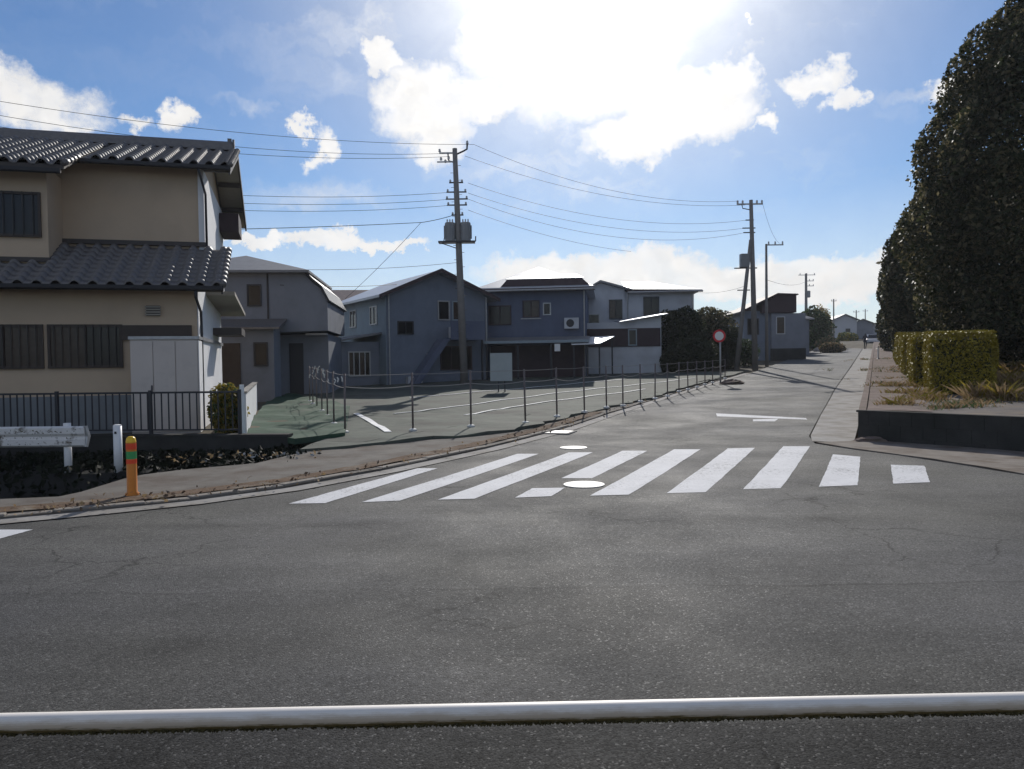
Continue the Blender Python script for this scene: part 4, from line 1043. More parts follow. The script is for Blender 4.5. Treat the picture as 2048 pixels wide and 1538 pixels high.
def dark_house():
    X, Y = place(972, 44); z = H(X, Y)-.2
    t = thing('dark_house', 'dark navy house with grey hipped roof right of the utility pole', 'house', (X, Y, 0), R(-7))
    w = 5.7; ze = zpx(1080, 582, 44)
    fittings(t, 0, [('pipe', .1, z+2.9, ze), ('pipe', w-.1, z, ze), ('ac', 4.5, z+3.0), ('sill', 2.05, ze-1.55, 1.15)]); fittings(t, -.56, [('gutter', -.45, ze-.02, w+.9)])
    MB().box(0, w, 0, 6.5, z, ze).build('wall', 'dark_siding', t)
    MB().box(-.95, -.005, .8, 5.5, z, ze-.5).build('bay_wall', 'dark_siding', t)
    pent(t, -1.3, -.005, .4, 5.9, ze-.45, ze-.42, 'slate_roof', name='bay_roof')
    hip(t, 0, w, 0, 6.5, ze+.005, 1.5, 'metal_roof', .45, th=.16)
    MB().prism([(.7, -.50, ze-.1), (w+.55, -.50, ze-.1), (w-.2, -.16, ze+.62), (1.3, -.16, ze+.62)], (0, .05, .0)).build('front_roof_slope', 'maroon_dark', t)  # unlit front slope: shade put into dark maroon and a steep tilt
    MB().prism([(1.2, -.14, ze+.60), (w-.1, -.14, ze+.60), (w-.6, 1.8, ze+1.0), (1.7, 1.8, ze+1.0)], (0, 0, .06)).build('upper_roof', 'metal_roof', t)
    MB().box(-.47, w+.47, -.49, -.455, ze-.08, ze+.1).build('fascia', 'maroon_dark', t)
    window(t, 2.15, 3.1, ze-1.5, ze-.55, -.004, frame='maroon_dark', pane=['glass', 'curtain_glass'], n=2)
    window(t, 3.3, 3.75, ze-1.4, ze-.7, -.004, frame='galv', pane='glass', n=1)
    window(t, .2, 1.5, ze-1.9, ze-.8, -.004, frame='maroon_dark', pane='glass', n=2)
    zp = zpx(1080, 682, 43)
    pent(t, .2, w+.2, -1.9, -.005, zp-.06, zp+.25, 'slate_roof', name='porch_roof')
    MB().box(.2, w+.2, -1.94, -1.905, zp-.14, zp-.0).build('fascia', 'light_and_lit_blue_siding', t)
    for x in (.3, 2.0, 3.8, w+.05): MB().box(x, x+.1, -1.85, -1.75, z, zp-.16).build('post', 'dark_metal', t)
    MB().box(.35, w-.1, -.4, -.008, z, z+2.1).build('porch_screen', 'maroon_dark', t)
    MB().box(4.05, 4.35, -1.95, -1.88, zp-.6, zp-.2).build('lamp', 'white_plain', t)
dark_house()
def pale_house():
    X, Y = place(1176, 50); z = H(X, Y)-.2
    t = thing('pale_house', 'pale house with low gable and long sloping eave by the dark trees', 'house', (X, Y, 0), R(-4))
    w = 6.8; ze = zpx(1300, 586, 50)+.1
    zr = zpx(1205, 566, 50)
    MB().prism([(0, 0, z), (2.4, 0, z), (2.4, 0, ze+.15), (.85, 0, zr), (0, 0, zr-.45)], (0, 7, 0)).build('gable_wall', 'pale_siding', t)
    fittings(t, .15, [('pipe', 2.6, z, ze), ('pipe', w-.1, z, ze), ('ac', 5.2, ze-2.2)]); fittings(t, -.33, [('gutter', 2.6, ze-.08, w-2.1)])
    MB().box(2.405, w, .15, 7, z, ze).build('wall', 'pale_siding', t)
    MB().prism([(-.4, -.35, zr-.68), (.85, -.35, zr+.02), (2.9, -.35, ze+.02), (2.9, -.35, ze+.14), (.85, -.35, zr+.16), (-.4, -.35, zr-.55)], (0, 7.6, 0)).build('roof', 'slate_roof', t)
    MB().prism([(2.5, -.3, ze-.03), (w+.5, -.3, ze-.12), (w+.5, -.3, ze), (2.5, -.3, ze+.12)], (0, .1, 0)).build('fascia', 'maroon_dark', t)
    MB().prism([(2.45, -.2, ze+.11), (w+.45, -.2, ze-.02), (w+.45, 7.4, ze-.02), (4.5, 3.6, ze+.9), (2.45, 3.6, ze+.95)], (0, 0, .05)).build('wing_roof', 'metal_roof', t)
    window(t, 1.4, 2.25, ze-1.75, ze-.5, -.004, frame='dark_metal', pane=['curtain_glass', 'glass'], n=2)
    window(t, 3.6, 4.6, ze-1.85, ze-.35, .146, frame='dark_metal', pane='glass', n=2)
    window(t, .05, .8, ze-2.1, ze-1.4, -.004, frame='galv', pane='glass', n=1)
    MB().box(-.2, 2.6, -.75, -.005, ze-2.35, ze-2.2).build('balcony', 'grey_siding', t)
    # lean-to workshop
    z1 = zpx(1335, 632, 45); lx = lambda px, Y: (px-1024)/FPX*Y - X
    xa, xb = lx(1176, 45), lx(1334, 45)
    MB().prism([(xa, -5, z), (xb, -5, z), (xb, -5, z1), (xa+2.4, -5, z1-.34), (xa, -5, z1-.34)], (0, 4.9, 0)).build('lean_to_wall', 'pale_siding', t)
    MB().prism([(xa+2.2, -5.3, z1-.36), (xb+.35, -5.3, z1+.06), (xb+.35, -5.3, z1+.12), (xa+2.2, -5.3, z1-.30)], (0, 5.0, .30)).build('lean_to_roof', 'metal_roof', t)
    MB().box(xa, xb-.05, -5.05, -5.005, z+1.7, z+2.75).build('lean_to_opening', 'maroon_dark', t)
    window(t, xb-1.9, xb-1.4, z+1.75, z+2.7, -5.055, frame='light_and_lit_blue_siding', pane='glass', n=1)
    ca, cb = lx(1166, 41.5), lx(1252, 42.5); zc = zpx(1200, 687, 41.3)
    MB().prism([(ca, -8.7, zc-.06), (cb-.9, -8.7, zc-.02), (cb, -6.4, zc+.42), (ca, -6.4, zc+.36)], (0, 0, .05)).build('carport_roof', 'galv_sheet', t)
    for x in (ca+.1, cb-1.0): MB().box(x, x+.08, -8.5, -8.42, z-.2, zc-.03).build('carport_post', 'dark_metal', t)
    for x in (ca+.1, cb-.2): MB().box(x, x+.08, -6.5, -6.42, z-.2, zc+.33).build('carport_post', 'dark_metal', t)
pale_house()
def far_house(name, label, px, Y, rz, w, d, ytop, m, roof, kind='gable', rise=.9, wins=()):
    X, _ = place(px, Y); z = H(X, Y)-.3
    t = thing(name, label, 'house', (X, Y, 0), R(rz)); ze = zpx(px, ytop, Y)
    if kind == 'shed':
        MB().prism([(0, 0, z), (w, 0, z), (w, 0, ze), (w*.45, 0, ze), (0, 0, ze-rise)], (0, d, 0)).build('wall', m, t)
        MB().prism([(-.3, -.3, ze-rise-.1), (w*.42, -.3, ze+.06), (w+.25, -.3, ze+.02), (w+.25, -.3, ze+.14), (w*.42, -.3, ze+.2), (-.3, -.3, ze-rise+.04)], (0, d+.6, 0)).build('roof', roof, t)
    elif kind == 'hip':
        MB().box(0, w, 0, d, z, ze).build('wall', m, t); hip(t, 0, w, 0, d, ze+.004, rise, roof, .4)
    else:
        gable_wall(t, 0, w, 0, d, z, ze, ze+rise, m); gable(t, 0, w, 0, d, ze+.02, ze+rise+.02, roof, .4, 'y')
    for (x0, x1, za, zb) in wins: window(t, x0, x1, z+za, z+zb, -.004, frame='dark_metal', pane='glass', n=2)
    return t
def loft_house():
    X, Y = place(1488, 62); z = H(X, Y)-.3
    t = thing('loft_house', 'dark roadside house with raised square loft behind the leaning pole', 'house', (X, Y, 0), R(-3))
    ze = zpx(1500, 622, 62); zt = zpx(1570, 592, 62)
    MB().box(0, 3.2, 0, 8, z, ze).build('wall', 'blue_siding', t)
    MB().box(2.1, 4.75, -.35, 7, z, ze-.25).build('front_wall', 'grey_siding', t)
    MB().prism([(1.3, -.5, ze-.2), (4.0, -.5, ze-.2), (4.0, -.5, zt), (2.5, -.5, zt+.05), (1.3, -.5, zt-.75)], (0, 6, 0)).build('loft', 'maroon_dark', t)
    MB().prism([(-.5, -.7, ze-.25), (2.5, -.7, zt+.06), (4.1, -.7, zt), (4.1, -.7, zt+.1), (2.5, -.7, zt+.18), (-.5, -.7, ze-.1)], (0, 7, 0)).build('roof', 'maroon_dark', t)
    window(t, 2.45, 3.15, ze-1.9, ze-.5, -.354, frame='pale_siding', pane='curtain_glass', n=1)
    window(t, .3, 1.2, ze-1.9, ze-.6, -.004, frame='dark_metal', pane='glass', n=2)
    MB().box(2.0, 4.6, -.9, -.36, z, z+1.2).build('planter', 'dark_wall', t)
loft_house()
far_house('rear_house', 'low grey house half hidden behind the leaning pole', 1446, 74, -5, 4.2, 7, 628, 'grey_siding', 'slate_roof', 'hip', .5)
far_house('shop_house', 'narrow dark house beyond the loft house', 1590, 72, -6, 1.3, 6, 640, 'grey_siding', 'slate_roof', 'hip', .5, [(.3, .9, 1.5, 2.6)])
far_house('white_house', 'pale low gabled house far up the road', 1667, 125, -8, 3.6, 8, 640, 'far_siding', 'slate_roof', 'gable', .8, [(1.9, 2.6, .8, 2.6)])
far_house('dark_roof_house', 'small dark house next to the far pale gabled house', 1706, 132, -20, 3.2, 6, 648, 'grey_siding', 'dark_metal', 'gable', .7)
far_house('shed_house', 'long low dark building at the end of the road', 1742, 215, -10, 9, 8, 650, 'dark_siding', 'dark_metal', 'hip', 1.0)
far_house('end_house', 'low grey house past the crest at the road end', 1700, 190, -10, 6, 8, 652, 'grey_siding', 'slate_roof', 'hip', .9)

# ------------------------------------------------------------------ notice board in the car park
p = G(1003, 784, LZ)
t = thing('notice_board', 'plain pale board on two legs standing in the car park', 'sign', (p.x, p.y, p.z), R(4))
s = p.y/FPX
MB().box(-22*s, 22*s, -.02, .02, 22*s, 78*s).build('panel', 'board', t)
for x in (-6*s, 7*s): MB().box(x-.025, x+.025, .022, .06, 0, 74*s).build('leg', 'dark_metal', t)

# ------------------------------------------------------------------ rope fence round the car park
def rope_fence():
    pxs = [(690, 865, 747), (826, 861, 745), (942, 853, 741), (1051, 846, 738), (1114, 833, 735), (1169, 824, 733), (1213, 815, 731), (1246, 811, 730), (1281, 803, 728), (1310, 797, 727), (1335, 792, 726),
           (1358, 783, 724), (1376, 779, 723), (1394, 774, 722), (1410, 769, 721), (1425, 765, 720), (1450, 757, 718)]
    base = [G(x, y, LZ) for x, y, _ in pxs]
    o = base[0]
    t = thing('rope_fence', 'thin steel post and rope fence round the empty car park', 'fence', tuple(o))
    def post(p, h, lean=0):
        b = MB(); q = p-o; b.tube([(q.x, q.y, q.z-.1), (q.x+lean, q.y, q.z+h)], .023, 8); po = b.build('post', 'post_steel', t, smooth=True)
        MB().lathe([(.09, -.02), (.09, .03), (.04, .05)], 10, (q.x, q.y, q.z)).build('foot', 'debris_white', po)
        return Vector((q.x+lean, q.y, q.z+h))
    tops = []
    for (x, y, yt), p in zip(pxs, base):
        h = (y-yt)*p.y/FPX; tops.append(post(p, h, random.uniform(-.02, .02)))
    side = [G(x, y, LZ) for x, y in ((668, 848), (655, 832), (644, 822), (634, 815), (626, 808), (620, 803))]
    stops = [post(p, 1.35) for p in side]
    def rope(seq, dz, sag, r=.011):
        for a, c in zip(seq, seq[1:]):
            pts = []
            sg = sag*random.uniform(.3, 1.6)
            for k in range(9):
                u = k/8; q = a.lerp(c, u); q.z += dz-4*sg*u*(1-u); pts.append(q)
            MB().tube(pts, r, 5).build('rope', 'rope', t)
    rope(tops, -.03, .012, .006); rope(tops, -.30, .06, .010)
    rope([tops[0]]+stops, -.03, .02, .006); rope([tops[0]]+stops, -.32, .06, .009)
    for k in range(14):
        a = random.choice(stops[:5]); b = MB(); q = a+Vector((random.uniform(-.25, .25), random.uniform(-.2, .2), random.uniform(-.35, .05)))
        b.tube([q, q+Vector((random.uniform(-.05, .05), 0, -.05)), q+Vector((random.uniform(-.1, .1), 0, -.13))], .018, 5); b.build('knot', 'debris_white', t)
rope_fence()
# parking tapes pinned to the ground
def ground_tape(label, pts, w, m='tape', name='ground_tape'):
    P = [G(x, y, LZ) for x, y in pts]; b = MB()
    Q = []
    for a, c in zip(P, P[1:]):
        n = max(1, int((c-a).length/.5)); Q += [a.lerp(c, k/n) for k in range(n)]
    Q.append(P[-1])
    for a, c in zip(Q, Q[1:]):
        d = Vector((c.x-a.x, c.y-a.y)).normalized(); nx, ny = -d.y*w/2, d.x*w/2
        c4 = [(a.x-nx, a.y-ny), (c.x-nx, c.y-ny), (c.x+nx, c.y+ny), (a.x+nx, a.y+ny)]
        b.prism([(x, y, lot_z(x, y)+.012) for x, y in c4], (0, 0, .012))
    o = b.build(name, m); tag(o, label, 'tape', 'white tapes pinned over the car park')
ground_tape('broad white tape crossing the near left corner of the car park', [(712, 829), (745, 845), (776, 864)], .16)
ground_tape('white tape line nearest the rope fence on the car park', [(930, 830), (1050, 811), (1180, 793), (1290, 779)], .09)
ground_tape('second white tape line in from the rope fence', [(788, 829), (900, 815), (1000, 801), (1130, 785), (1260, 771), (1390, 757)], .09)
ground_tape('farthest white tape line, close to the house shadows', [(820, 797), (960, 784), (1100, 772), (1250, 759)], .09)
# clutter: crumpled sheet edge, debris
def litter():
    P = []
    for k in range(130):
        px = random.uniform(330, 640); py = 921-(px-330)*.02+random.gauss(0, 5)
        p = G(px, py, -.02); P.append((p.x, p.y, p.z+random.uniform(.02, .1)))
    q = np.tile((0., 0., 1.), (len(P), 1))
    o = bpy.data.objects.new('debris', leaf_mesh('debris', P, q, .04, ['debris_grey', 'leaf_dry', 'trench', 'leaf_dry'], .9, .5)); C.objects.link(o); tag(o, 'scraps and dry leaves along the ditch edge', 'debris', kind='stuff')
    P = []
    for k in range(5200):
        x = random.uniform(-14, -3.8); y = random.uniform(12.7, 16.0)
        if y > wl1.y-.05 + (wl0.y-wl1.y)*(wl1.x-x)/(wl1.x-wl0.x): continue
        P.append((x, y, trench_z(x, y)+random.uniform(.0, .16)))
    q = np.tile((0., 0., 1.), (len(P), 1))
    o = bpy.data.objects.new('ivy', leaf_mesh('ivy', P, q, .07, ['ivy_dark'], .8, .5)); C.objects.link(o); tag(o, 'near-black ivy added to darken the ditch bank', 'ground cover', kind='stuff')  # leaves added and coloured near black so the bank reads dark
    P = []
    for k in range(380):
        i = random.randrange(len(kl)-1); u = random.random(); off = abs(random.gauss(.45, .25))
        a, c = kl[i], kl[i+1]; x = a[0]+(c[0]-a[0])*u; y = a[1]+(c[1]-a[1])*u
        d = Vector((c[0]-a[0], c[1]-a[1])).normalized(); x -= d.y*off; y += d.x*off
        P.append((x, y, H(x, y)+.07+random.uniform(0, .03)))
    q = np.tile((0., 0., 1.), (len(P), 1))
    o = bpy.data.objects.new('fallen_leaves', leaf_mesh('fallen_leaves', P, q, .03, ['leaf_litter', 'leaf_dry', 'leaf_litter'], .6, .6)); C.objects.link(o); tag(o, 'brown fallen leaves along the left kerb', 'leaves', kind='stuff')
litter()
p = G(1740, 872)
# clod of red soil at the wall foot
def lump(name, label, cat, px, py, r, m, seed, squash=.45, dz=0.0, group=None):
    p = G(px, py, dz); g = random.Random(seed); b = MB(); n = 14; rings = 6
    for i in range(rings+1):
        ph = i/rings*math.pi/2
        for j in range(n):
            th = 2*math.pi*j/n; k = r*(1+g.uniform(-.18, .18)); b.v.append((k*math.cos(ph)*math.cos(th), k*math.cos(ph)*math.sin(th)*.7, k*squash*math.sin(ph)))
    for i in range(rings):
        for j in range(n): j2 = (j+1) % n; b.f.append((i*n+j, i*n+j2, (i+1)*n+j2, (i+1)*n+j))
    o = b.build(name, m, smooth=False); o.location = p; tag(o, label, cat, group); return o
lump('soil_heap', 'small reddish heap of soil at the foot of the garden wall', 'soil', 1742, 884, .32, 'brown_bank', 3, .3)
lump('soil_heap', 'small brown heap of soil at the road edge beyond the fence', 'soil', 1465, 768, .55, 'brown_bank', 4, .35)

# ------------------------------------------------------------------ road sign
p = G(1441, 762, LZ); s = p.y/FPX
t = thing('road_sign', 'round white road sign with red rim on a thin pole', 'road sign', tuple(p))
MB().tube([(0, 0, -.2), (0, 0, 98*s)], .04, 10).build('pole', 'galv', t, smooth=True)
disc = lambda r, y0, y1, m, nm, par: MB().lathe([(r, 0), (r, y1-y0)], 24).build(nm, m, par)
d1 = disc(.29, 0, .012, 'sign_red', 'disc', t); d1.matrix_local = Matrix.Translation((-.06, -.045, 90*s)) @ Matrix.Rotation(R(90), 4, 'X')
d2 = disc(.20, 0, .004, 'sign_white', 'face', d1); d2.location = (0, 0, .0125)

# ------------------------------------------------------------------ utility poles and lines
def pole_x(px, Y): return (px-1024)/FPX*Y
def main_pole():
    Y = 39.0; b0 = G(929, 760, .2)
    X = pole_x(929, Y); z0 = H(X, Y); zt = zpx(917, 297, Y); top = pole_x(917, Y)-X
    t = thing('utility_pole', 'tall concrete utility pole with two transformers beside the car park', 'utility pole', (X, Y, z0))
    h = zt-z0; at = lambda py, px=None: zpx(922, py, Y)-z0
    lx = lambda z: top*z/h
    MB().tube([(0, 0, -.3), (lx(h*.5), 0, h*.5), (top, 0, h)], [.20, .165, .12], 14).build('pole', 'pole_concrete', t, smooth=True)
    m = Y/FPX
    # right bracket arm
    z = at(308); MB().tube([(lx(z)+.1, 0, z), (lx(z)+.42, 0, z+.14), (lx(z)+.6, 0, z+.24), (lx(z)+.62, 0, z+.5)], .045, 8).build('bracket', 'dark_metal', t, smooth=True)
    MB().lathe([(.03, 0), (.07, .02), (.07, .08), (.04, .1), (.06, .14), (.03, .18)], 10, (lx(z)+.62, 0, z+.48)).build('insulator', 'insulator', t)
    # left arm with insulators
    z = at(306); MB().box(lx(z)-.78, lx(z)-.10, -.04, .04, z-.03, z+.04).build('crossarm', 'galv', t)
    MB().tube([(lx(z)-.35, 0, z), (lx(z)-.33, 0, z-.35), (lx(z)-.1, 0, z-.45)], .035, 6).build('brace', 'dark_metal', t)
    for dx, dz in ((-.76, .05), (-.32, -.32), (-.7, -.36), (-.48, -.48)):
        MB().lathe([(.03, 0), (.075, .03), (.05, .08), (.07, .12), (.03, .17)], 10, (lx(z)+dx, 0, z+dz)).build('insulator', 'insulator', t)
    MB().box(lx(z)-.9, lx(z)-.1, -.03, .03, z-.46, z-.40).build('crossarm', 'galv', t)
    # rack arms for the low voltage lines
    for py, l in ((365, .35), (384, .5), (398, .55), (410, .5), (430, .3)):
        z = at(py); MB().box(lx(z)-l, lx(z)+l, -.035, .035, z-.03, z+.03).build('rack_arm', 'dark_metal', t)
        for sx in (-1, 1): MB().lathe([(.03, 0), (.05, .03), (.05, .09), (.03, .12)], 8, (lx(z)+sx*(l-.06), 0, z+.03)).build('insulator', 'insulator', t)
    # transformers on a platform
    zp = at(484)
    pl = MB().box(lx(zp)-1.0, lx(zp)+.82, -.28, .28, zp-.05, zp+.03).build('platform', 'dark_metal', t)
    MB().tube([(lx(zp)-.98, 0, zp), (lx(zp)-.75, 0, zp+.02), (lx(zp)-.70, 0, zp+.25)], .03, 6).build('hook', 'dark_metal', pl)
    MB().tube([(lx(zp)+.80, 0, zp), (lx(zp)+.85, 0, zp+.05), (lx(zp)+.86, 0, zp+.28)], .03, 6).build('hook', 'dark_metal', pl)
    MB().tube([(lx(zp)-.9, 0, zp-.03), (lx(zp), 0, zp-.35)], .025, 6).build('stay', 'dark_metal', pl)
    for x in (-.42, .36):
        tf = MB().lathe([(.24, .03), (.26, .06), (.26, .9), (.24, .96), (.10, .99)], 16, (lx(zp)+x, -.02, zp)).build('transformer', 'transformer', t, smooth=False)
        for k in range(3): MB().lathe([(.03, .98), (.045, 1.0), (.03, 1.05), (.045, 1.09), (.02, 1.14)], 8, (lx(zp)+x+(k-1)*.13, -.02, zp)).build('bushing', 'insulator', tf)
        for k in range(8):
            th = k*math.pi/4; MB().box(-.008, .008, .26, .31, .15, .82).build('fin', 'transformer', tf).matrix_local = Matrix.Translation((lx(zp)+x, -.02, zp)) @ Matrix.Rotation(th, 4, 'Z')
    for k in range(26):
        z = 2.0+k*.36; sx = 1 if k % 2 else -1
        if z < h-.5: MB().tube([(lx(z)+sx*.1, 0, z), (lx(z)+sx*.27, 0, z)], .012, 5).build('step_bolt', 'dark_metal', t)
    return t
main_pole()
def second_pole():
    Y = 46.5; X = pole_x(1511, Y); z0 = H(X, Y); zt = zpx(1504, 400, Y); h = zt-z0; top = pole_x(1504, Y)-X
    t = thing('utility_pole', 'utility pole with leaning brace pole at the left road edge', 'utility pole', (X, Y, z0))
    lx = lambda z: top*z/h; at = lambda py: zpx(1507, py, Y)-z0
    MB().tube([(0, 0, -.3), (lx(h/2), 0, h/2), (top, 0, h)], [.18, .15, .11], 12).build('pole', 'pole_concrete', t, smooth=True)
    bx = pole_x(1471, Y)-X
    MB().tube([(bx, -.1, -.3), (lx(at(490))-.1, -.05, at(480))], [.15, .10], 10).build('brace_pole', 'pole_concrete', t, smooth=True)
    z = at(408); MB().box(lx(z)-.85, lx(z)+.7, -.04, .04, z-.04, z+.04).build('crossarm', 'galv', t)
    for dx in (-.8, -.5, .35, .65): MB().lathe([(.03, 0), (.07, .03), (.05, .08), (.07, .14), (.03, .2)], 8, (lx(z)+dx, 0, z+.03)).build('insulator', 'insulator', t)
    MB().tube([(lx(z)-.55, 0, z), (lx(z)-.5, 0, z-.25), (lx(z), 0, z-.35)], .03, 6).build('brace', 'dark_metal', t)
    for py, l in ((440, .35), (456, .55), (465, .5)):
        z = at(py); MB().box(lx(z)-l, lx(z)+l*.4, -.03, .03, z-.03, z+.03).build('rack_arm', 'dark_metal', t)
    z = at(535); MB().box(lx(z)-.75, lx(z)-.25, -.2, .2, z, z+.82).build('transformer', 'transformer', t, bevel=.04)
    MB().box(lx(z)-1.1, lx(z)+.25, -.05, .05, z-.06, z).build('platform', 'dark_metal', t)
    z = at(580); MB().box(lx(z)-.95, lx(z)-.2, -.03, .03, z-.03, z+.03).build('rack_arm', 'dark_metal', t)
    return t
second_pole()
def simple_pole(label, px, ybot, ytop, Y, arms, side=1, r=.11, box=None):
    X = pole_x(px, Y); z0 = H(X, Y); h = zpx(px, ytop, Y)-z0
    t = thing('utility_pole', label, 'utility pole', (X, Y, z0))
    MB().tube([(0, 0, -.3), (0, 0, h)], [r*1.3, r*.8], 10).build('pole', 'pole_concrete', t, smooth=True)
    for py, a, b in arms:
        z = zpx(px, py, Y)-z0; MB().box(a, b, -.035, .035, z-.035, z+.035).build('crossarm', 'galv', t)
        for u in (.1, .5, .95): MB().lathe([(.03, 0), (.06, .03), (.045, .09), (.06, .14), (.02, .2)], 8, (a+(b-a)*u, 0, z+.035)).build('insulator', 'insulator', t)
    if box:
        z = zpx(px, box, Y)-z0; MB().lathe([(.22, 0), (.25, .04), (.25, .75), (.15, .8)], 12, (.25, 0, z)).build('transformer', 'transformer', t)
    return t
simple_pole('slim dark pole with arms to the right beside the braced pole', 1534, 735, 488, 50, [(490, .05, 1.1)], r=.09)
simple_pole('mid distance utility pole beside the autumn tree', 1613, 690, 547, 92, [(550, -.9, 1.1), (562, -.1, .9), (572, -.1, .9)], r=.17, box=595)
simple_pole('slender far utility pole before the pale gabled house', 1668, 665, 598, 116, [(602, -.4, .4)], r=.11)
simple_pole('short far pole beside the small dark house', 1713, 665, 620, 130, [(624, -.5, .5)], r=.1)
simple_pole('faint farthest pole near the crest of the road', 1731, 655, 618, 175, [(622, -.6, .6)], r=.12)

def wire(label, a, b, sag, r=.014, name='power_line', group='overhead power lines', mid=None):
    n = 24; b_ = MB(); o = a.copy(); pts = []
    for k in range(n+1):
        u = k/n; q = a.lerp(b, u)-o; q.z -= 4*sag*u*(1-u); pts.append(q)
    b_.tube(pts, r*.8, 5); ob = b_.build(name, 'cable', smooth=True); ob.location = o; tag(ob, label, 'power line', group); return ob
YL, YP, Y2 = 27, 39, 46.5
lw = [((-160, 176), (948, 289), .5, 'uppermost wire running left from the curved bracket of the tall pole'),
      ((-160, 202), (891, 307), .6, 'second wire running left from the crossarm of the tall pole'),
      ((-160, 228), (900, 313), .6, 'third wire running left from the crossarm of the tall pole'),
      ((-160, 330), (908, 384), .6, 'upper of the rack wires left of the tall pole'),
      ((-160, 348), (906, 398), .6, 'middle of the rack wires left of the tall pole'),
      ((-160, 366), (908, 410), .6, 'lowest of the rack wires left of the tall pole')]
for a, b, sg, lab in lw: wire(lab, W(*a, YL), W(*b, YP), sg, .013)
wire('thick telephone cable running left from below the rack wires', W(-160, 462, YL), W(842, 445, 38), .15, .018)
wire('short thick cable joining the tall pole to the telephone cable', W(842, 445, 38), W(920, 426, YP), .05, .02)
wire('service wire slanting from the tall pole cable to the blue house roof', W(842, 445, 38), W(690, 598, 42), .1, .014)
wire('low telephone cable crossing above the house roofs to the tall pole', W(430, 533, 34), W(924, 524, YP), .25, .013)
wire('lower service cable from the grey house to the blue house', W(560, 570, 33), W(800, 568, 43), .1, .016)
rw_ = [((948, 289), (1478, 402), .9, 'upper wire between the tall pole and the braced pole, on the bracket'), ((930, 312), (1490, 410), .8, 'second wire between the tall pole and the braced pole, below the bracket'),
       ((936, 366), (1496, 440), .9, 'third wire between the two poles, from the top rack arm'), ((936, 386), (1492, 456), .9, 'fourth wire between the two poles, from the second rack arm'),
       ((936, 398), (1492, 465), 1.1, 'fifth wire between the two poles, lowest of the set')]
for a, b, sg, lab in rw_: wire(lab, W(*a, YP), W(*b, Y2), sg, .012)
wire('service wire falling from the tall pole to the pale house', W(936, 420, YP), W(1262, 503, 49), .3, .012)
wire('short wire from the pale house eave to the braced pole', W(1385, 584, 50), W(1490, 572, Y2), .2, .012)
wire('wire from the braced pole top to the slim pole arm', W(1524, 402, Y2), W(1560, 487, 50), .5, .01)
wire('wire from the slim pole back up the road to the far pole', W(1535, 560, 50), W(1613, 562, 92), .4, .014)

# ------------------------------------------------------------------ roadside greenery on the left and far details
def at(px, Y): X = pole_x(px, Y); return X, Y, H(X, Y)
for (px, Y, rx, rz, n, sz, m, seed, lab) in (
    (1362, 49, 1.6, 2.1, 9000, .10, ['leaf_dark'], 31, 'dark bushy tree against the right end of the pale house'),
    (1418, 52, 1.7, 2.1, 9000, .10, ['leaf_dark', 'leaf_dark_warm'], 32, 'round dark tree behind the round road sign'),
    (1455, 50, .9, 1.4, 4000, .09, ['leaf_dark'], 33, 'low dark bush left of the leaning brace pole'),
    (1385, 46, 1.5, 1.1, 5000, .09, ['leaf_dark'], 34, 'low dark hedge bush at the car park end'),
    (1352, 44.5, .9, .85, 3500, .09, ['leaf_dark'], 35, 'low dark bush before the lean-to wall'),
    (1490, 53, .95, .95, 3500, .07, ['leaf_green', 'leaf_dark'], 36, 'low green bush between the brace pole and its pole'),
    (1625, 90, 2.1, 2.4, 6000, .16, ['leaf_green', 'leaf_dark'], 37, 'dark green bushy tree at the foot of the mid distance pole'),
    (1641, 96, 1.3, 2.6, 5000, .13, ['leaf_yellow', 'leaf_dry', 'leaf_hedge'], 38, 'yellow autumn tree beyond the mid distance pole'),
    (1596, 78, 1.4, 1.6, 4000, .13, ['leaf_green', 'leaf_dark'], 39, 'green tree between the loft house and the mid distance pole'),
    (1655, 84, 1.2, .8, 3000, .12, ['leaf_dry', 'leaf_green'], 40, 'dry brown bush at the left road edge'),
    (1695, 118, 1.5, .9, 2600, .15, ['leaf_hedge', 'leaf_green'], 41, 'light green bush in front of the far pale house'),
    (1665, 76, 1.2, .55, 2500, .1, ['leaf_dry', 'leaf_dark'], 42, 'low brown scrub near the road opposite the hedge')):
    x, y, z = at(px, Y); bush('roadside_bush', lab, x, y, z-.1, rx, rx, rz, n, sz, m, seed, 'bush', 'bushes and small trees along the left of the road')
p = G(625, 800, LZ); bush('dark_shrub', 'dark narrow conifer shrub between the grey and blue houses', *W(628, 735, 36).xy, H(-9, 36), .45, .45, 1.1, 2200, .06, ['leaf_dark'], 51)
for (px, py, r, lab, sd_) in ((1655, 700, .9, 'pale rough boulder at the left road edge', 61), (1672, 694, .8, 'second pale boulder further up the left road edge', 62), (1640, 703, .7, 'low grey boulder nearest on the left road edge', 63)):
    lump('boulder', lab, 'boulder', px, py, r, 'stone', sd_, .6, group='boulders at the left road edge')
p = G(1757, 716, .5); q = W(1757, 716, 44)
t = thing('delineator', 'slim white delineator post on the low wall at the right of the road', 'post', (pole_x(1757, 44), 44, bed_z(pole_x(1757, 44), 44)))
MB().tube([(0, 0, -.05), (0, 0, .72)], .045, 10).build('post', 'white_plain', t); MB().lathe([(.09, -.03), (.09, .06), (.05, .09)], 10).build('base', 'dark_metal', t)

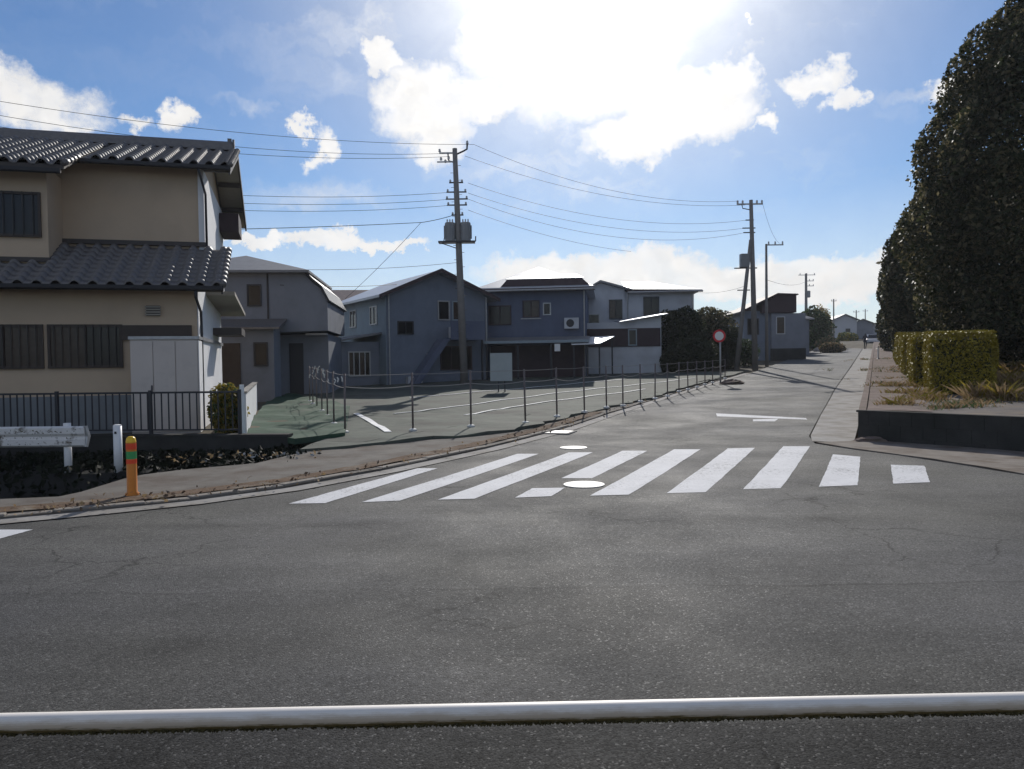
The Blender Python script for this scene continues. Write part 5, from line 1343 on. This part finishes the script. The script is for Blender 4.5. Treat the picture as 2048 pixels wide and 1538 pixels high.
def car():
    X, Y = pole_x(1748, 98), 98; z = H(X, Y)
    t = thing('car', 'silver car coming down the far end of the road', 'car', (X, Y, z), -math.atan2(DX, DY))
    w = .84
    b = MB(); b.prism([(-w, -2.0, .3), (-w, 2.0, .3), (-w, 2.05, .75), (-w, 1.5, .9), (-w, -.9, .95), (-w, -1.9, .8), (-w, -2.05, .55)], (2*w, 0, 0)); b.build('body', 'car_silver', t, bevel=.08)
    b = MB(); b.prism([(-w+.08, -.95, .94), (-w+.08, 1.7, .94), (-w+.08, 1.45, 1.42), (-w+.08, -.25, 1.46)], (2*w-.16, 0, 0)); b.build('cabin', 'car_silver', t, bevel=.06)
    MB().prism([(-.66, -.93, 1.0), (.66, -.93, 1.0), (.58, -.36, 1.41), (-.58, -.36, 1.41)], (0, -.05, .02)).build('windscreen', 'glass', t)
    for s in (-1, 1):
        MB().lathe([(.02, 0), (.11, .02), (.11, .05)], 12).build('headlight', 'lamp_white', t).matrix_local = Matrix.Translation((s*.6, -2.0, .66)) @ Matrix.Rotation(R(90), 4, 'X')
        for y in (-1.25, 1.25):
            wh = MB().tube([(s*.70, y, .31), (s*.87, y, .31)], .31, 16).build('wheel', 'rubber', t); MB().tube([(s*.872, y, .31), (s*.885, y, .31)], .19, 12).build('rim', 'galv', wh)
    MB().box(-.5, .5, -2.07, -2.045, .38, .5).build('grille', 'dark_metal', t)
car()
def person():
    X, Y = pole_x(1731, 84), 84; z = H(X, Y)+.003
    j = {'pelvis': (0, 0, .95), 'chest': (0, .02, 1.30), 'neck': (0, .0, 1.50), 'head': (0, -.01, 1.62), 'crown': (0, 0, 1.72),
         'hl': (-.10, 0, .90), 'kl': (-.11, -.08, .50), 'al': (-.11, .02, .08), 'tl': (-.11, -.14, .04), 'hr': (.10, 0, .90), 'kr': (.11, -.02, .50), 'ar': (.11, .16, .10), 'tr': (.11, .02, .04),
         'sl': (-.19, .02, 1.40), 'el': (-.24, .06, 1.12), 'wl': (-.24, -.04, .88), 'fl': (-.24, -.07, .78), 'sr': (.19, .02, 1.40), 'er': (.24, -.02, 1.12), 'wr': (.23, -.14, .90), 'fr': (.23, -.18, .81)}
    ed = [('pelvis', 'chest'), ('chest', 'neck'), ('neck', 'head'), ('head', 'crown'), ('pelvis', 'hl'), ('hl', 'kl'), ('kl', 'al'), ('al', 'tl'), ('pelvis', 'hr'), ('hr', 'kr'), ('kr', 'ar'), ('ar', 'tr'),
          ('chest', 'sl'), ('sl', 'el'), ('el', 'wl'), ('wl', 'fl'), ('chest', 'sr'), ('sr', 'er'), ('er', 'wr'), ('wr', 'fr')]
    rad = dict(pelvis=.15, chest=.16, neck=.06, head=.10, crown=.06, hl=.11, hr=.11, kl=.07, kr=.07, al=.05, ar=.05, tl=.04, tr=.04, sl=.08, sr=.08, el=.05, er=.05, wl=.035, wr=.035, fl=.035, fr=.035)
    k = list(j); me = bpy.data.meshes.new('person'); me.from_pydata([j[n] for n in k], [(k.index(a), k.index(b)) for a, b in ed], [])
    o = bpy.data.objects.new('person', me); C.objects.link(o); o.location = (X, Y, z); me.materials.append(MATS['cloth_dark'])
    sk = o.modifiers.new('skin', 'SKIN'); 
    for i, n in enumerate(k): me.skin_vertices[0].data[i].radius = (rad[n], rad[n]*.85)
    me.skin_vertices[0].data[0].use_root = True
    sb = o.modifiers.new('sub', 'SUBSURF'); sb.levels = 1; sb.render_levels = 1
    tag(o, 'distant person in dark clothes walking on the far road', 'person')
person()

# ------------------------------------------------------------------ added to mimic lens glare and lift shade: thin haze, one box round everything on the ground
def glare_haze():
    m = bpy.data.materials.new('glare_haze'); m.use_nodes = True; nt = m.node_tree; nt.nodes.clear()
    o = nt.nodes.new('ShaderNodeOutputMaterial'); v = nt.nodes.new('ShaderNodeVolumePrincipled'); nt.links.new(v.outputs[0], o.inputs['Volume'])
    v.inputs['Color'].default_value = (.86, .91, 1.0, 1); v.inputs['Density'].default_value = GLARE_HAZE; v.inputs['Anisotropy'].default_value = .3
    MATS['glare_haze'] = m
    tag(MB().box(-2050, 2050, -2050, 2050, -4.5, 24).build('glare_haze', 'glare_haze'), kind='stuff')
GLARE_HAZE = .0003
glare_haze()
